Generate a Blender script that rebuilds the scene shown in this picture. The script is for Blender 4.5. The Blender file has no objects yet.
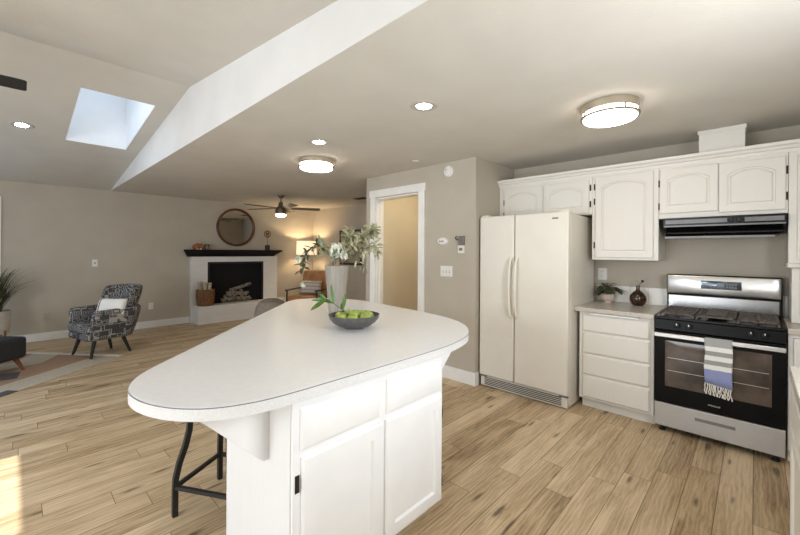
import bpy, bmesh, math, random
from mathutils import Vector, Matrix
PI = math.pi
S = bpy.context.scene
C = S.collection

# ------------------------------------------------------------------ camera
cam_d = bpy.data.cameras.new('camera')
cam = bpy.data.objects.new('camera', cam_d)
C.objects.link(cam)
cam_d.sensor_width = 36.0
cam_d.lens = 370.734 / 800 * 36
cam_d.shift_y = -(267.5 - 251.439) / 800
cam_d.clip_start = 0.02
cam.location = (0, 0, 1.427)
cam.rotation_euler = (Matrix.Rotation(math.radians(43.795), 3, 'Z') @ Matrix.Rotation(PI / 2, 3, 'X')
                      @ Matrix.Rotation(math.radians(0.353), 3, 'Z')).to_euler()
S.camera = cam

# ------------------------------------------------------------------ world, sun, daylight, exposure
S.view_settings.view_transform = 'Standard'
S.view_settings.look = 'None'
S.view_settings.gamma = 1.0
S.view_settings.use_curve_mapping = False
S.view_settings.exposure = 0.44
world = bpy.data.worlds.new('sky')
S.world = world
world.use_nodes = True
wn = world.node_tree.nodes['Background']
wn.inputs['Color'].default_value = (0.43, 0.68, 1.0, 1)
wn.inputs['Strength'].default_value = 1.5

sun_d = bpy.data.lights.new('sun', 'SUN')
sun_d.energy = 5.0
sun_d.angle = math.radians(0.5)
sun_d.color = (1.0, 0.93, 0.82)
sun = bpy.data.objects.new('sun', sun_d)
C.objects.link(sun)
sun.rotation_euler = Vector((0.61, -0.270, -1.0)).to_track_quat('-Z', 'Y').to_euler()

def window_light(loc, direction, w, h, power, color):
    d = bpy.data.lights.new('daylight', 'AREA')
    d.shape = 'RECTANGLE'
    d.size, d.size_y = w, h
    d.energy = power
    d.color = color
    o = bpy.data.objects.new('daylight', d)
    C.objects.link(o)
    o.location = loc
    o.rotation_euler = Vector(direction).to_track_quat('-Z', 'Z').to_euler()
    return o
DAY = (0.98, 0.985, 0.98)
window_light((0.84, 1.45, 1.6), (-1, 0, 0), 1.5, 0.98, 44, DAY)
window_light((-1.9, -3.02, 1.25), (0, 1, 0), 2.9, 1.9, 82, DAY)
window_light((-6.0, -3.02, 1.25), (0, 1, 0), 2.6, 1.9, 8, DAY)

W = -8.022          # left (fireplace) wall
YB = 4.27           # kitchen back wall
YD = 3.403          # wall with the doorway
YS = 1.149          # soffit plane
XA = -2.15          # alcove side wall
XC = -3.913         # outside corner of doorway wall
YF = 5.2            # far wall of family room
XR = 0.80           # right wall
YN = -3.0           # wall behind the camera
RX, RZ = -3.867, 2.97   # ridge of the vault
H = 2.44

# ------------------------------------------------------------------ materials
MATS = {}
def nt(m):
    m.use_nodes = True
    return m.node_tree.nodes, m.node_tree.links
def col4(c): return (c[0], c[1], c[2], 1)

def mat(name, color, rough=0.5, metal=0.0, var=0.06, vscale=6.0, bump=0.0, bscale=80.0, spec=0.5, emit=None, estr=0.0,
        trans=0.0, stretch=None, color2=None, coat=0.0, ior=1.45):
    if name in MATS: return MATS[name]
    m = bpy.data.materials.new(name)
    N, L = nt(m)
    b = N['Principled BSDF']
    b.inputs['Roughness'].default_value = rough
    b.inputs['Metallic'].default_value = metal
    b.inputs['Specular IOR Level'].default_value = spec
    b.inputs['Transmission Weight'].default_value = trans
    b.inputs['IOR'].default_value = ior
    b.inputs['Coat Weight'].default_value = coat
    tc = N.new('ShaderNodeTexCoord')
    src = tc.outputs['Object']
    if stretch:
        mp = N.new('ShaderNodeMapping')
        mp.inputs['Scale'].default_value = stretch
        L.new(src, mp.inputs['Vector'])
        src = mp.outputs['Vector']
    ns = N.new('ShaderNodeTexNoise')
    ns.inputs['Scale'].default_value = vscale
    ns.inputs['Detail'].default_value = 4
    L.new(src, ns.inputs['Vector'])
    rp = N.new('ShaderNodeMix'); rp.data_type = 'RGBA'
    c2 = color2 if color2 else tuple(max(0, x * (1 - 2 * var)) for x in color)
    c1 = color if color2 else tuple(min(1, x * (1 + var)) for x in color)
    rp.inputs['A'].default_value = col4(c1)
    rp.inputs['B'].default_value = col4(c2)
    mr = N.new('ShaderNodeMapRange')
    mr.inputs['From Min'].default_value = 0.35
    mr.inputs['From Max'].default_value = 0.65
    L.new(ns.outputs['Fac'], mr.inputs['Value'])
    L.new(mr.outputs['Result'], rp.inputs['Factor'])
    L.new(rp.outputs['Result'], b.inputs['Base Color'])
    if bump:
        n2 = N.new('ShaderNodeTexNoise')
        n2.inputs['Scale'].default_value = bscale
        n2.inputs['Detail'].default_value = 3
        L.new(src, n2.inputs['Vector'])
        bp = N.new('ShaderNodeBump')
        bp.inputs['Strength'].default_value = bump
        bp.inputs['Distance'].default_value = 0.004
        L.new(n2.outputs['Fac'], bp.inputs['Height'])
        L.new(bp.outputs['Normal'], b.inputs['Normal'])
    if emit:
        b.inputs['Emission Color'].default_value = col4(emit)
        b.inputs['Emission Strength'].default_value = estr
    MATS[name] = m
    return m

def M2(N, L, op, a, b=None):
    n = N.new('ShaderNodeMath'); n.operation = op
    for i, v in enumerate((a, b)):
        if v is None: continue
        if isinstance(v, (int, float)): n.inputs[i].default_value = v
        else: L.new(v, n.inputs[i])
    return n.outputs[0]

def floor_material():
    m = bpy.data.materials.new('oak_planks')
    N, L = nt(m); b = N['Principled BSDF']
    g = N.new('ShaderNodeNewGeometry')
    sx = N.new('ShaderNodeSeparateXYZ'); L.new(g.outputs['Position'], sx.inputs[0])
    x = M2(N, L, 'DIVIDE', M2(N, L, 'ADD', sx.outputs['X'], 0.004 + 15.2), 0.152)
    ix = M2(N, L, 'FLOOR', x); fx = M2(N, L, 'FRACT', x)
    w1 = N.new('ShaderNodeTexWhiteNoise'); w1.noise_dimensions = '1D'; L.new(ix, w1.inputs['W'])
    y = M2(N, L, 'ADD', M2(N, L, 'DIVIDE', M2(N, L, 'ADD', sx.outputs['Y'], 20.0), 1.22), M2(N, L, 'MULTIPLY', w1.outputs['Value'], 7.0))
    iy = M2(N, L, 'FLOOR', y); fy = M2(N, L, 'FRACT', y)
    cb = N.new('ShaderNodeCombineXYZ'); L.new(ix, cb.inputs[0]); L.new(iy, cb.inputs[1])
    w2 = N.new('ShaderNodeTexWhiteNoise'); w2.noise_dimensions = '2D'; L.new(cb.outputs[0], w2.inputs['Vector'])
    # grain coordinates shifted per plank
    va = N.new('ShaderNodeVectorMath'); va.operation = 'MULTIPLY_ADD'
    L.new(w2.outputs['Color'], va.inputs[0]); va.inputs[1].default_value = (37, 53, 11); L.new(g.outputs['Position'], va.inputs[2])
    def noise(scale, det, rough=0.5, dist=0.0):
        mp = N.new('ShaderNodeMapping'); mp.inputs['Scale'].default_value = scale
        L.new(va.outputs[0], mp.inputs['Vector'])
        n = N.new('ShaderNodeTexNoise'); n.inputs['Scale'].default_value = 1.0
        n.inputs['Detail'].default_value = det; n.inputs['Roughness'].default_value = rough; n.inputs['Distortion'].default_value = dist
        L.new(mp.outputs[0], n.inputs['Vector'])
        return n.outputs['Fac']
    broad = noise((8, 1.5, 1), 4, 0.55, 0.9)
    fine = noise((85, 2.2, 1), 6, 0.68, 0.25)
    ramp = N.new('ShaderNodeValToRGB')
    r = ramp.color_ramp
    r.elements[0].position = 0.33; r.elements[0].color = (0.22, 0.135, 0.068, 1)
    r.elements[1].position = 0.66; r.elements[1].color = (0.76, 0.60, 0.405, 1)
    e = r.elements.new(0.5); e.color = (0.53, 0.39, 0.235, 1)
    mw = N.new('ShaderNodeMapping'); mw.inputs['Scale'].default_value = (1.0, 0.22, 1); L.new(va.outputs[0], mw.inputs['Vector'])
    wv = N.new('ShaderNodeTexWave'); wv.wave_type = 'BANDS'; wv.bands_direction = 'X'
    wv.inputs['Scale'].default_value = 14.0; wv.inputs['Distortion'].default_value = 9.0; wv.inputs['Detail'].default_value = 3.0; wv.inputs['Detail Scale'].default_value = 1.6
    L.new(mw.outputs[0], wv.inputs['Vector'])
    def amp(v, g): return M2(N, L, 'MULTIPLY', M2(N, L, 'SUBTRACT', v, 0.5), g)
    mix = M2(N, L, 'ADD', M2(N, L, 'ADD', amp(broad, 0.46), amp(fine, 0.42)), M2(N, L, 'ADD', amp(wv.outputs['Fac'], 0.06), 0.535))
    tone = M2(N, L, 'MULTIPLY', M2(N, L, 'SUBTRACT', w2.outputs['Value'], 0.5), 0.13)
    L.new(M2(N, L, 'ADD', mix, tone), ramp.inputs['Fac'])
    # knots
    mk = N.new('ShaderNodeMapping'); mk.inputs['Scale'].default_value = (5.0, 1.05, 1); L.new(va.outputs[0], mk.inputs['Vector'])
    vo = N.new('ShaderNodeTexVoronoi'); vo.inputs['Scale'].default_value = 1.0; vo.voronoi_dimensions = '2D'
    L.new(mk.outputs[0], vo.inputs['Vector'])
    kn = N.new('ShaderNodeMapRange'); kn.inputs['From Min'].default_value = 0.025; kn.inputs['From Max'].default_value = 0.085
    kn.inputs['To Min'].default_value = 0.36; kn.inputs['To Max'].default_value = 1.0
    L.new(M2(N, L, 'ADD', vo.outputs['Distance'], M2(N, L, 'MULTIPLY', M2(N, L, 'SUBTRACT', broad, 0.5), 0.20)), kn.inputs['Value'])
    # seams
    gx = M2(N, L, 'LESS_THAN', M2(N, L, 'ABSOLUTE', M2(N, L, 'SUBTRACT', fx, 0.5)), 0.486)
    gy = M2(N, L, 'LESS_THAN', M2(N, L, 'ABSOLUTE', M2(N, L, 'SUBTRACT', fy, 0.5)), 0.4985)
    seam = M2(N, L, 'ADD', M2(N, L, 'MULTIPLY', M2(N, L, 'MULTIPLY', gx, gy), 0.6), 0.4)
    f = M2(N, L, 'MULTIPLY', kn.outputs[0], seam)
    vm = N.new('ShaderNodeVectorMath'); vm.operation = 'SCALE'
    L.new(ramp.outputs['Color'], vm.inputs[0]); L.new(f, vm.inputs['Scale'])
    L.new(vm.outputs[0], b.inputs['Base Color'])
    b.inputs['Roughness'].default_value = 0.45
    b.inputs['Specular IOR Level'].default_value = 0.25
    bp = N.new('ShaderNodeBump'); bp.inputs['Strength'].default_value = 0.25; bp.inputs['Distance'].default_value = 0.002
    L.new(M2(N, L, 'MULTIPLY', M2(N, L, 'ADD', M2(N, L, 'MULTIPLY', fine, 0.4), 0.6), seam), bp.inputs['Height'])
    L.new(bp.outputs[0], b.inputs['Normal'])
    return m

def stripes_material(name, axis, stops, scale=1.0, rough=0.9, weave=300):
    """constant-colour bands along an object axis; stops = [(pos, colour)...] with pos in metres*scale"""
    m = bpy.data.materials.new(name); N, L = nt(m); b = N['Principled BSDF']
    tc = N.new('ShaderNodeTexCoord'); sx = N.new('ShaderNodeSeparateXYZ'); L.new(tc.outputs['Object'], sx.inputs[0])
    rp = N.new('ShaderNodeValToRGB'); rp.color_ramp.interpolation = 'CONSTANT'
    els = rp.color_ramp.elements
    els[0].position = stops[0][0]; els[0].color = col4(stops[0][1])
    els[1].position = stops[1][0]; els[1].color = col4(stops[1][1])
    for p, c in stops[2:]:
        e = els.new(p); e.color = col4(c)
    L.new(M2(N, L, 'MULTIPLY', sx.outputs[axis], scale), rp.inputs['Fac'])
    ns = N.new('ShaderNodeTexNoise'); ns.inputs['Scale'].default_value = weave; L.new(tc.outputs['Object'], ns.inputs['Vector'])
    vm = N.new('ShaderNodeVectorMath'); vm.operation = 'SCALE'
    L.new(rp.outputs['Color'], vm.inputs[0]); L.new(M2(N, L, 'ADD', M2(N, L, 'MULTIPLY', ns.outputs['Fac'], 0.5), 0.75), vm.inputs['Scale'])
    L.new(vm.outputs[0], b.inputs['Base Color'])
    b.inputs['Roughness'].default_value = rough; b.inputs['Specular IOR Level'].default_value = 0.2
    return m

def maze_fabric():
    m = bpy.data.materials.new('maze_fabric'); N, L = nt(m); b = N['Principled BSDF']
    tc = N.new('ShaderNodeTexCoord')
    mp = N.new('ShaderNodeMapping'); mp.inputs['Scale'].default_value = (11, 11, 15); L.new(tc.outputs['Object'], mp.inputs['Vector'])
    v = N.new('ShaderNodeTexVoronoi'); v.distance = 'CHEBYCHEV'; v.inputs['Scale'].default_value = 1.0; v.inputs['Randomness'].default_value = 0.55
    L.new(mp.outputs[0], v.inputs['Vector'])
    s = M2(N, L, 'SINE', M2(N, L, 'MULTIPLY', v.outputs['Distance'], 27.0))
    ns = N.new('ShaderNodeTexNoise'); ns.inputs['Scale'].default_value = 160; L.new(tc.outputs['Object'], ns.inputs['Vector'])
    k = M2(N, L, 'GREATER_THAN', M2(N, L, 'ADD', s, M2(N, L, 'MULTIPLY', M2(N, L, 'SUBTRACT', ns.outputs['Fac'], 0.5), 1.6)), 0.45)
    mx = N.new('ShaderNodeMix'); mx.data_type = 'RGBA'
    mx.inputs['A'].default_value = (0.062, 0.060, 0.060, 1); mx.inputs['B'].default_value = (0.33, 0.315, 0.295, 1)
    L.new(k, mx.inputs['Factor']); L.new(mx.outputs['Result'], b.inputs['Base Color'])
    b.inputs['Roughness'].default_value = 0.9; b.inputs['Specular IOR Level'].default_value = 0.2
    return m

def brick_white():
    m = bpy.data.materials.new('painted_brick'); N, L = nt(m); b = N['Principled BSDF']
    tc = N.new('ShaderNodeTexCoord')
    sx = N.new('ShaderNodeSeparateXYZ'); L.new(tc.outputs['Object'], sx.inputs[0])
    cb = N.new('ShaderNodeCombineXYZ'); L.new(M2(N, L, 'ADD', sx.outputs['X'], sx.outputs['Y']), cb.inputs[0]); L.new(sx.outputs['Z'], cb.inputs[1])
    br = N.new('ShaderNodeTexBrick'); br.inputs['Scale'].default_value = 1.0
    br.inputs['Brick Width'].default_value = 0.21; br.inputs['Row Height'].default_value = 0.072; br.inputs['Mortar Size'].default_value = 0.006
    br.inputs['Mortar Smooth'].default_value = 0.4
    br.inputs['Color1'].default_value = (0.80, 0.78, 0.74, 1); br.inputs['Color2'].default_value = (0.76, 0.74, 0.70, 1); br.inputs['Mortar'].default_value = (0.75, 0.73, 0.69, 1)
    L.new(cb.outputs[0], br.inputs['Vector']); L.new(br.outputs['Color'], b.inputs['Base Color'])
    bp = N.new('ShaderNodeBump'); bp.invert = True; bp.inputs['Strength'].default_value = 0.35; bp.inputs['Distance'].default_value = 0.004
    L.new(br.outputs['Fac'], bp.inputs['Height']); L.new(bp.outputs[0], b.inputs['Normal'])
    b.inputs['Roughness'].default_value = 0.55
    return m

def tile_material():
    m = bpy.data.materials.new('white_tile'); N, L = nt(m); b = N['Principled BSDF']
    tc = N.new('ShaderNodeTexCoord'); sx = N.new('ShaderNodeSeparateXYZ'); L.new(tc.outputs['Object'], sx.inputs[0])
    cb = N.new('ShaderNodeCombineXYZ'); L.new(sx.outputs['X'], cb.inputs[0]); L.new(sx.outputs['Z'], cb.inputs[1])
    br = N.new('ShaderNodeTexBrick'); br.offset = 0.0; br.inputs['Scale'].default_value = 1.0
    br.inputs['Brick Width'].default_value = 0.152; br.inputs['Row Height'].default_value = 0.30; br.inputs['Mortar Size'].default_value = 0.002
    br.inputs['Color1'].default_value = (0.82, 0.79, 0.73, 1); br.inputs['Color2'].default_value = (0.80, 0.77, 0.71, 1); br.inputs['Mortar'].default_value = (0.5, 0.47, 0.42, 1)
    L.new(cb.outputs[0], br.inputs['Vector']); L.new(br.outputs['Color'], b.inputs['Base Color'])
    b.inputs['Roughness'].default_value = 0.2
    return m

WALL = mat('wall_paint', (0.515, 0.46, 0.375), 0.85, var=0.02, vscale=3, bump=0.6, bscale=55, spec=0.2)
CEIL = mat('ceiling_paint', (0.67, 0.635, 0.57), 0.9, var=0.015, vscale=3, bump=0.3, bscale=70, spec=0.15)
SOFF = mat('soffit_paint', (0.80, 0.785, 0.76), 0.9, var=0.015, vscale=3, bump=0.2, bscale=70, spec=0.15)
HALL = mat('hall_paint', (0.62, 0.55, 0.42), 0.85, var=0.02, vscale=3, bump=0.2, bscale=90, spec=0.2)
TRIM = mat('white_trim', (0.84, 0.82, 0.78), 0.4, var=0.02)
SHAFT = mat('shaft_white', (0.88, 0.89, 0.90), 0.8, var=0.01)
FLOOR = floor_material()
CAB = mat('cream_cabinet_paint', (0.775, 0.738, 0.67), 0.38, var=0.004, vscale=8, bump=0.04, bscale=40, stretch=(5, 5, 1))
ISL = mat('white_island_paint', (0.88, 0.88, 0.875), 0.35, var=0.01, vscale=8)
ISLTOP = mat('white_laminate', (0.87, 0.87, 0.875), 0.28, var=0.012, vscale=40)
EDGE = mat('laminate_edge', (0.74, 0.735, 0.72), 0.35, var=0.03, vscale=120)
SEAM = mat('dark_seam', (0.16, 0.15, 0.15), 0.6)
KTOP = mat('beige_laminate', (0.55, 0.50, 0.43), 0.3, var=0.06, vscale=60)
FRIDGE = mat('almond_enamel', (0.79, 0.74, 0.645), 0.32, var=0.01, bump=0.05, bscale=300)
STEEL = mat('brushed_steel', (0.60, 0.585, 0.56), 0.30, metal=1.0, var=0.05, vscale=20, stretch=(1, 30, 30))
STEEL2 = mat('satin_steel', (0.52, 0.505, 0.48), 0.42, metal=0.75, var=0.04, vscale=20, stretch=(1, 30, 30))
DULLBLACK = mat('dull_black_glass', (0.006, 0.0055, 0.005), 0.3, var=0.1, spec=0.12)
SMOKE = mat('smoked_steel', (0.15, 0.145, 0.14), 0.35, metal=0.6, var=0.08)
NICKEL = mat('brushed_nickel', (0.62, 0.56, 0.47), 0.32, metal=1.0, var=0.05)
BLACK = mat('black_enamel', (0.008, 0.008, 0.008), 0.22, var=0.1, spec=0.3)
BLACKM = mat('black_matte', (0.02, 0.019, 0.018), 0.55, var=0.15)
IRON = mat('cast_iron', (0.125, 0.102, 0.082), 0.6, var=0.2, vscale=40)
HINGE = mat('dark_bronze', (0.03, 0.024, 0.02), 0.4, metal=0.5)
WHITEP = mat('white_plastic', (0.82, 0.80, 0.75), 0.4, var=0.01)
GREYP = mat('grey_plastic', (0.20, 0.19, 0.18), 0.5)
OVENGLASS = mat('oven_glass', (0.10, 0.075, 0.06), 0.08, var=0.3, vscale=4, coat=0.25, spec=0.5)
WALNUT = mat('walnut', (0.24, 0.085, 0.035), 0.4, color2=(0.14, 0.045, 0.02), vscale=5, stretch=(1, 1, 0.3))
DARKWOOD = mat('dark_wood', (0.045, 0.025, 0.018), 0.4, var=0.2, stretch=(1, 1, 0.3))
LEATHER = mat('tan_leather', (0.46, 0.21, 0.075), 0.45, var=0.12, vscale=8, bump=0.2, bscale=120)
CHARCOAL = mat('charcoal_fabric', (0.035, 0.034, 0.036), 0.9, var=0.15, vscale=60, bump=0.3, bscale=300)
TAUPE = mat('taupe_fabric', (0.26, 0.215, 0.17), 0.9, var=0.1, vscale=50, bump=0.3, bscale=300)
CREAMF = mat('cream_fabric', (0.78, 0.74, 0.67), 0.9, var=0.04, vscale=50, bump=0.2, bscale=250)
LEAFD = mat('leaf_dark', (0.035, 0.055, 0.028), 0.45, color2=(0.085, 0.10, 0.06), vscale=30)
LEAFG = mat('leaf_green', (0.10, 0.20, 0.025), 0.35, color2=(0.045, 0.11, 0.015), vscale=25)
LEAFS = mat('leaf_sage', (0.36, 0.40, 0.26), 0.6, color2=(0.22, 0.26, 0.16), vscale=30)
LEAFP = mat('leaf_pale', (0.58, 0.55, 0.36), 0.6, color2=(0.27, 0.28, 0.16), vscale=24)
PETAL = mat('white_petal', (0.86, 0.86, 0.78), 0.6, color2=(0.70, 0.76, 0.62), vscale=25)
STEM = mat('woody_stem', (0.20, 0.14, 0.08), 0.7, var=0.2, vscale=40)
FRUIT = mat('green_fruit', (0.40, 0.48, 0.11), 0.3, color2=(0.27, 0.37, 0.06), vscale=14)
MAZE = maze_fabric()
BRICK = brick_white()
TILE = tile_material()
MIRROR = mat('mirror_glass', (0.86, 0.85, 0.82), 0.02, metal=1.0, var=0.005)
def pane_material():
    m = bpy.data.materials.new('window_glass'); N, L = nt(m)
    N.remove(N['Principled BSDF'])
    t = N.new('ShaderNodeBsdfTransparent'); g = N.new('ShaderNodeBsdfGlossy'); g.inputs['Roughness'].default_value = 0.0
    f = N.new('ShaderNodeFresnel'); f.inputs['IOR'].default_value = 1.3
    x = N.new('ShaderNodeMixShader'); L.new(f.outputs[0], x.inputs[0]); L.new(t.outputs[0], x.inputs[1]); L.new(g.outputs[0], x.inputs[2])
    L.new(x.outputs[0], N['Material Output'].inputs['Surface'])
    return m
GLASS = pane_material()
WARM = (1.0, 0.80, 0.56)
DIFF = mat('lit_diffuser', (0.9, 0.86, 0.78), 0.5, var=0.01, emit=(1.0, 0.90, 0.76), estr=9.0)
CANL = mat('lit_can_lens', (0.9, 0.86, 0.78), 0.5, var=0.01, emit=(1.0, 0.92, 0.80), estr=46.0)
FANL = mat('lit_fan_bowl', (0.9, 0.86, 0.78), 0.5, var=0.01, emit=(1.0, 0.84, 0.62), estr=14.0)
SHADE = mat('lit_lamp_shade', (0.8, 0.72, 0.58), 0.8, var=0.03, vscale=80, emit=(1.0, 0.76, 0.47), estr=0.75)

# ------------------------------------------------------------------ mesh builder
class MB:
    def __init__(self): self.b = bmesh.new()
    def v(self, p): return self.b.verts.new(p)
    def f(self, vs):
        try: return self.b.faces.new(vs)
        except ValueError: return None
    def box(self, x0, x1, y0, y1, z0, z1):
        p = [self.v((x, y, z)) for z in (z0, z1) for x, y in ((x0, y0), (x1, y0), (x1, y1), (x0, y1))]
        for q in ((3, 2, 1, 0), (4, 5, 6, 7), (0, 1, 5, 4), (1, 2, 6, 5), (2, 3, 7, 6), (3, 0, 4, 7)):
            self.f([p[i] for i in q])
        return self
    def loops(self, loops, cap0=True, cap1=True, closed=True):
        rs = [[self.v(p) for p in lp] for lp in loops]
        n = len(rs[0])
        for a, b in zip(rs, rs[1:]):
            for i in range(n if closed else n - 1):
                j = (i + 1) % n
                self.f([a[i], a[j], b[j], b[i]])
        if cap0: self.f(list(reversed(rs[0])))
        if cap1: self.f(rs[-1])
        return self
    def lathe(self, prof, c=(0, 0, 0), seg=24, cap0=True, cap1=True, sx=1, sy=1):
        return self.loops([[(c[0] + sx * r * math.cos(2 * PI * k / seg), c[1] + sy * r * math.sin(2 * PI * k / seg), c[2] + z)
                            for k in range(seg)] for r, z in prof], cap0, cap1)
    def tube(self, pts, r, seg=8, r1=None, square=False):
        pts = [Vector(p) for p in pts]
        n = len(pts)
        if square: seg = 4
        up = Vector((0, 0, 1)); lps = []
        t0 = (pts[1] - pts[0]).normalized()
        if abs(t0.dot(up)) > 0.93: up = Vector((0, 1, 0))
        for i, p in enumerate(pts):
            t = (pts[min(i + 1, n - 1)] - pts[max(i - 1, 0)]).normalized()
            s = t.cross(up)
            if s.length < 1e-4: s = t.cross(Vector((1, 0, 0)))
            s.normalize(); u = s.cross(t)
            up = u
            rr = r if r1 is None else r + (r1 - r) * i / (n - 1)
            if isinstance(r, (list, tuple)): rr = r[i]
            o = PI / 4 if square else 0
            lps.append([tuple(p + s * rr * math.cos(o + 2 * PI * k / seg) + u * rr * math.sin(o + 2 * PI * k / seg)) for k in range(seg)])
        return self.loops(lps)
    def prism(self, poly, z0, z1):
        return self.loops([[(x, y, z0) for x, y in poly], [(x, y, z1) for x, y in poly]])
    def ball(self, c, rx, ry=None, rz=None, seg=16, rings=8, dent=0.0):
        ry = ry or rx; rz = rz or rx
        lps = []
        for i in range(1, rings):
            a = -PI / 2 + PI * i / rings
            k = 1 - dent * max(0, math.sin(a)) ** 8
            lps.append([(c[0] + rx * math.cos(a) * math.cos(2 * PI * j / seg), c[1] + ry * math.cos(a) * math.sin(2 * PI * j / seg), c[2] + rz * math.sin(a) * k) for j in range(seg)])
        return self.loops(lps)
    def leaf(self, base, d, length, width, curl=0.2, up=(0, 0, 1), n=5):
        """a thin folded leaf from base along d"""
        base = Vector(base); d = Vector(d).normalized(); u = Vector(up)
        s = d.cross(u)
        if s.length < 1e-3: s = d.cross(Vector((1, 0, 0)))
        s.normalize(); nrm = s.cross(d)
        L_, Mi, R_ = [], [], []
        for i in range(n + 1):
            t = i / n
            w = width * 0.5 * math.sin(PI * min(1, t * 0.92 + 0.06)) ** 0.8
            c = base + d * length * t - nrm * curl * length * t * t
            L_.append(self.v(c - s * w + nrm * w * 0.3)); Mi.append(self.v(c)); R_.append(self.v(c + s * w + nrm * w * 0.3))
        for i in range(n):
            self.f([L_[i], Mi[i], Mi[i + 1], L_[i + 1]]); self.f([Mi[i], R_[i], R_[i + 1], Mi[i + 1]])
        return self
    def xform(self, m):
        self.b.transform(m); return self
    def build(self, name, material, parent=None, loc=None, bevel=0.0, smooth=30, label=None, local=False, sub=0, weld=False):
        off = Vector((0, 0, 0))
        if parent is not None and not local:
            r = parent
            while r.parent: r = r.parent
            off = Vector(r.location)
        elif loc is not None: off = Vector(loc)
        if not (parent is None and local):
            bmesh.ops.translate(self.b, verts=self.b.verts, vec=-off)
        if weld: bmesh.ops.remove_doubles(self.b, verts=self.b.verts, dist=1e-4)
        bmesh.ops.recalc_face_normals(self.b, faces=self.b.faces)
        me = bpy.data.meshes.new(name)
        self.b.to_mesh(me); self.b.free()
        if smooth:
            for p in me.polygons: p.use_smooth = True
            me.set_sharp_from_angle(angle=math.radians(smooth))
        me.materials.append(material)
        o = bpy.data.objects.new(name, me)
        C.objects.link(o)
        if parent is not None: o.parent = parent
        elif loc is not None: o.location = loc
        if bevel:
            b = o.modifiers.new('bevel', 'BEVEL'); b.width = bevel; b.segments = 2; b.limit_method = 'ANGLE'; b.angle_limit = math.radians(40)
        if sub:
            s = o.modifiers.new('subdivision', 'SUBSURF'); s.levels = sub; s.render_levels = sub
        if label: o['label'] = label
        return o

def tag(o, label, cat, group=None):
    o['label'] = label; o['category'] = cat
    if group: o['group'] = group
    return o
def thing(name, label, cat, loc=(0, 0, 0), rotz=0.0, group=None):
    o = bpy.data.objects.new(name, None); C.objects.link(o)
    o.empty_display_size = 0.05
    o.location = loc; o.rotation_euler = (0, 0, rotz)
    return tag(o, label, cat, group)
def structure(name, mb, m, bevel=0.0, smooth=0):
    o = mb.build(name, m, bevel=bevel, smooth=smooth)
    o['kind'] = 'structure'
    return o
def copy_tree(o, parent=None):
    c = o.copy(); C.objects.link(c)
    if parent is not None: c.parent = parent
    for ch in list(o.children): copy_tree(ch, c)
    return c

def rect_loop(u0, u1, v0, v1, inset, arch, K=16):
    a, b, c, d = u0 + inset, u1 - inset, v0 + inset, v1 - inset
    pts = [(a, c), (b, c)]
    for k in range(K + 1):
        t = k / K
        drop = arch * (abs(2 * t - 1) ** 2.2)
        pts.append((b + (a - b) * t, d - drop))
    return pts
def panel(mb, fn, u0, u1, v0, v1, th, steps, arch=0.0):
    """door/drawer slab; steps = [(inset, depth, arched?)...]; fn maps (u, v, depth) to a point"""
    lps = [[fn(u, v, -th) for u, v in rect_loop(u0, u1, v0, v1, 0, 0)]]
    for ins, dep, ar in steps:
        lps.append([fn(u, v, dep) for u, v in rect_loop(u0, u1, v0, v1, ins, arch if ar else 0)])
    mb.loops(lps)
    return mb
FRONT = lambda y: (lambda u, v, w: (u, y - w, v))      # faces -Y
EAST = lambda x: (lambda u, v, w: (x + w, u, v))       # faces +X
WEST = lambda x: (lambda u, v, w: (x - w, u, v))       # faces -X
ARCHED = [(0, -0.004, 0), (0.004, 0, 0), (0.052, 0, 1), (0.054, -0.012, 1), (0.064, -0.012, 1), (0.074, -0.003, 1)]
SLAB = [(0, -0.013, 0), (0.013, 0, 0)]
SHAKER = [(0, -0.003, 0), (0.003, 0, 0), (0.062, 0, 0), (0.074, -0.009, 0)]

# ------------------------------------------------------------------ structure
structure('floor', MB().box(W - 0.12, XR + 0.1, YN - 0.12, YF + 0.12, -0.08, 0), FLOOR)
structure('ceiling', MB().box(W - 0.12, XR + 0.1, YS + 0.004, YF + 0.12, H, H + 0.08), CEIL)

def za(x): return H + (RZ - H) * (x - W) / (RX - W)
def zb(x): return RZ - 0.1094 * (x - RX)
SK = (-5.866, -4.428, 0.415, 1.0)   # skylight opening in the left slope
def slope_slab(mb, x0, x1, y0, y1, fz, t=0.06):
    mb.loops([[(x0, y0, fz(x0)), (x1, y0, fz(x1)), (x1, y1, fz(x1)), (x0, y1, fz(x0))],
              [(x0, y0, fz(x0) + t), (x1, y0, fz(x1) + t), (x1, y1, fz(x1) + t), (x0, y1, fz(x0) + t)]])
m = MB()
slope_slab(m, W - 0.1, SK[0], YN - 0.1, YS, za); slope_slab(m, SK[1], RX, YN - 0.1, YS, za)
slope_slab(m, SK[0], SK[1], YN - 0.1, SK[2], za); slope_slab(m, SK[0], SK[1], SK[3], YS, za)
slope_slab(m, RX, XR + 0.1, YN - 0.1, YS, zb)
structure('ceiling', m, CEIL)
# soffit face between the vault and the flat ceiling
m = MB()
xs = [W - 0.1, RX, XR + 0.1]
m.loops([[(xs[0], y, H), (xs[2], y, H), (xs[2], y, zb(xs[2]) + 0.05), (RX, y, RZ + 0.05), (xs[0], y, za(xs[0]) + 0.05)] for y in (YS, YS + 0.004)])
structure('wall_soffit', m, SOFF)
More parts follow.
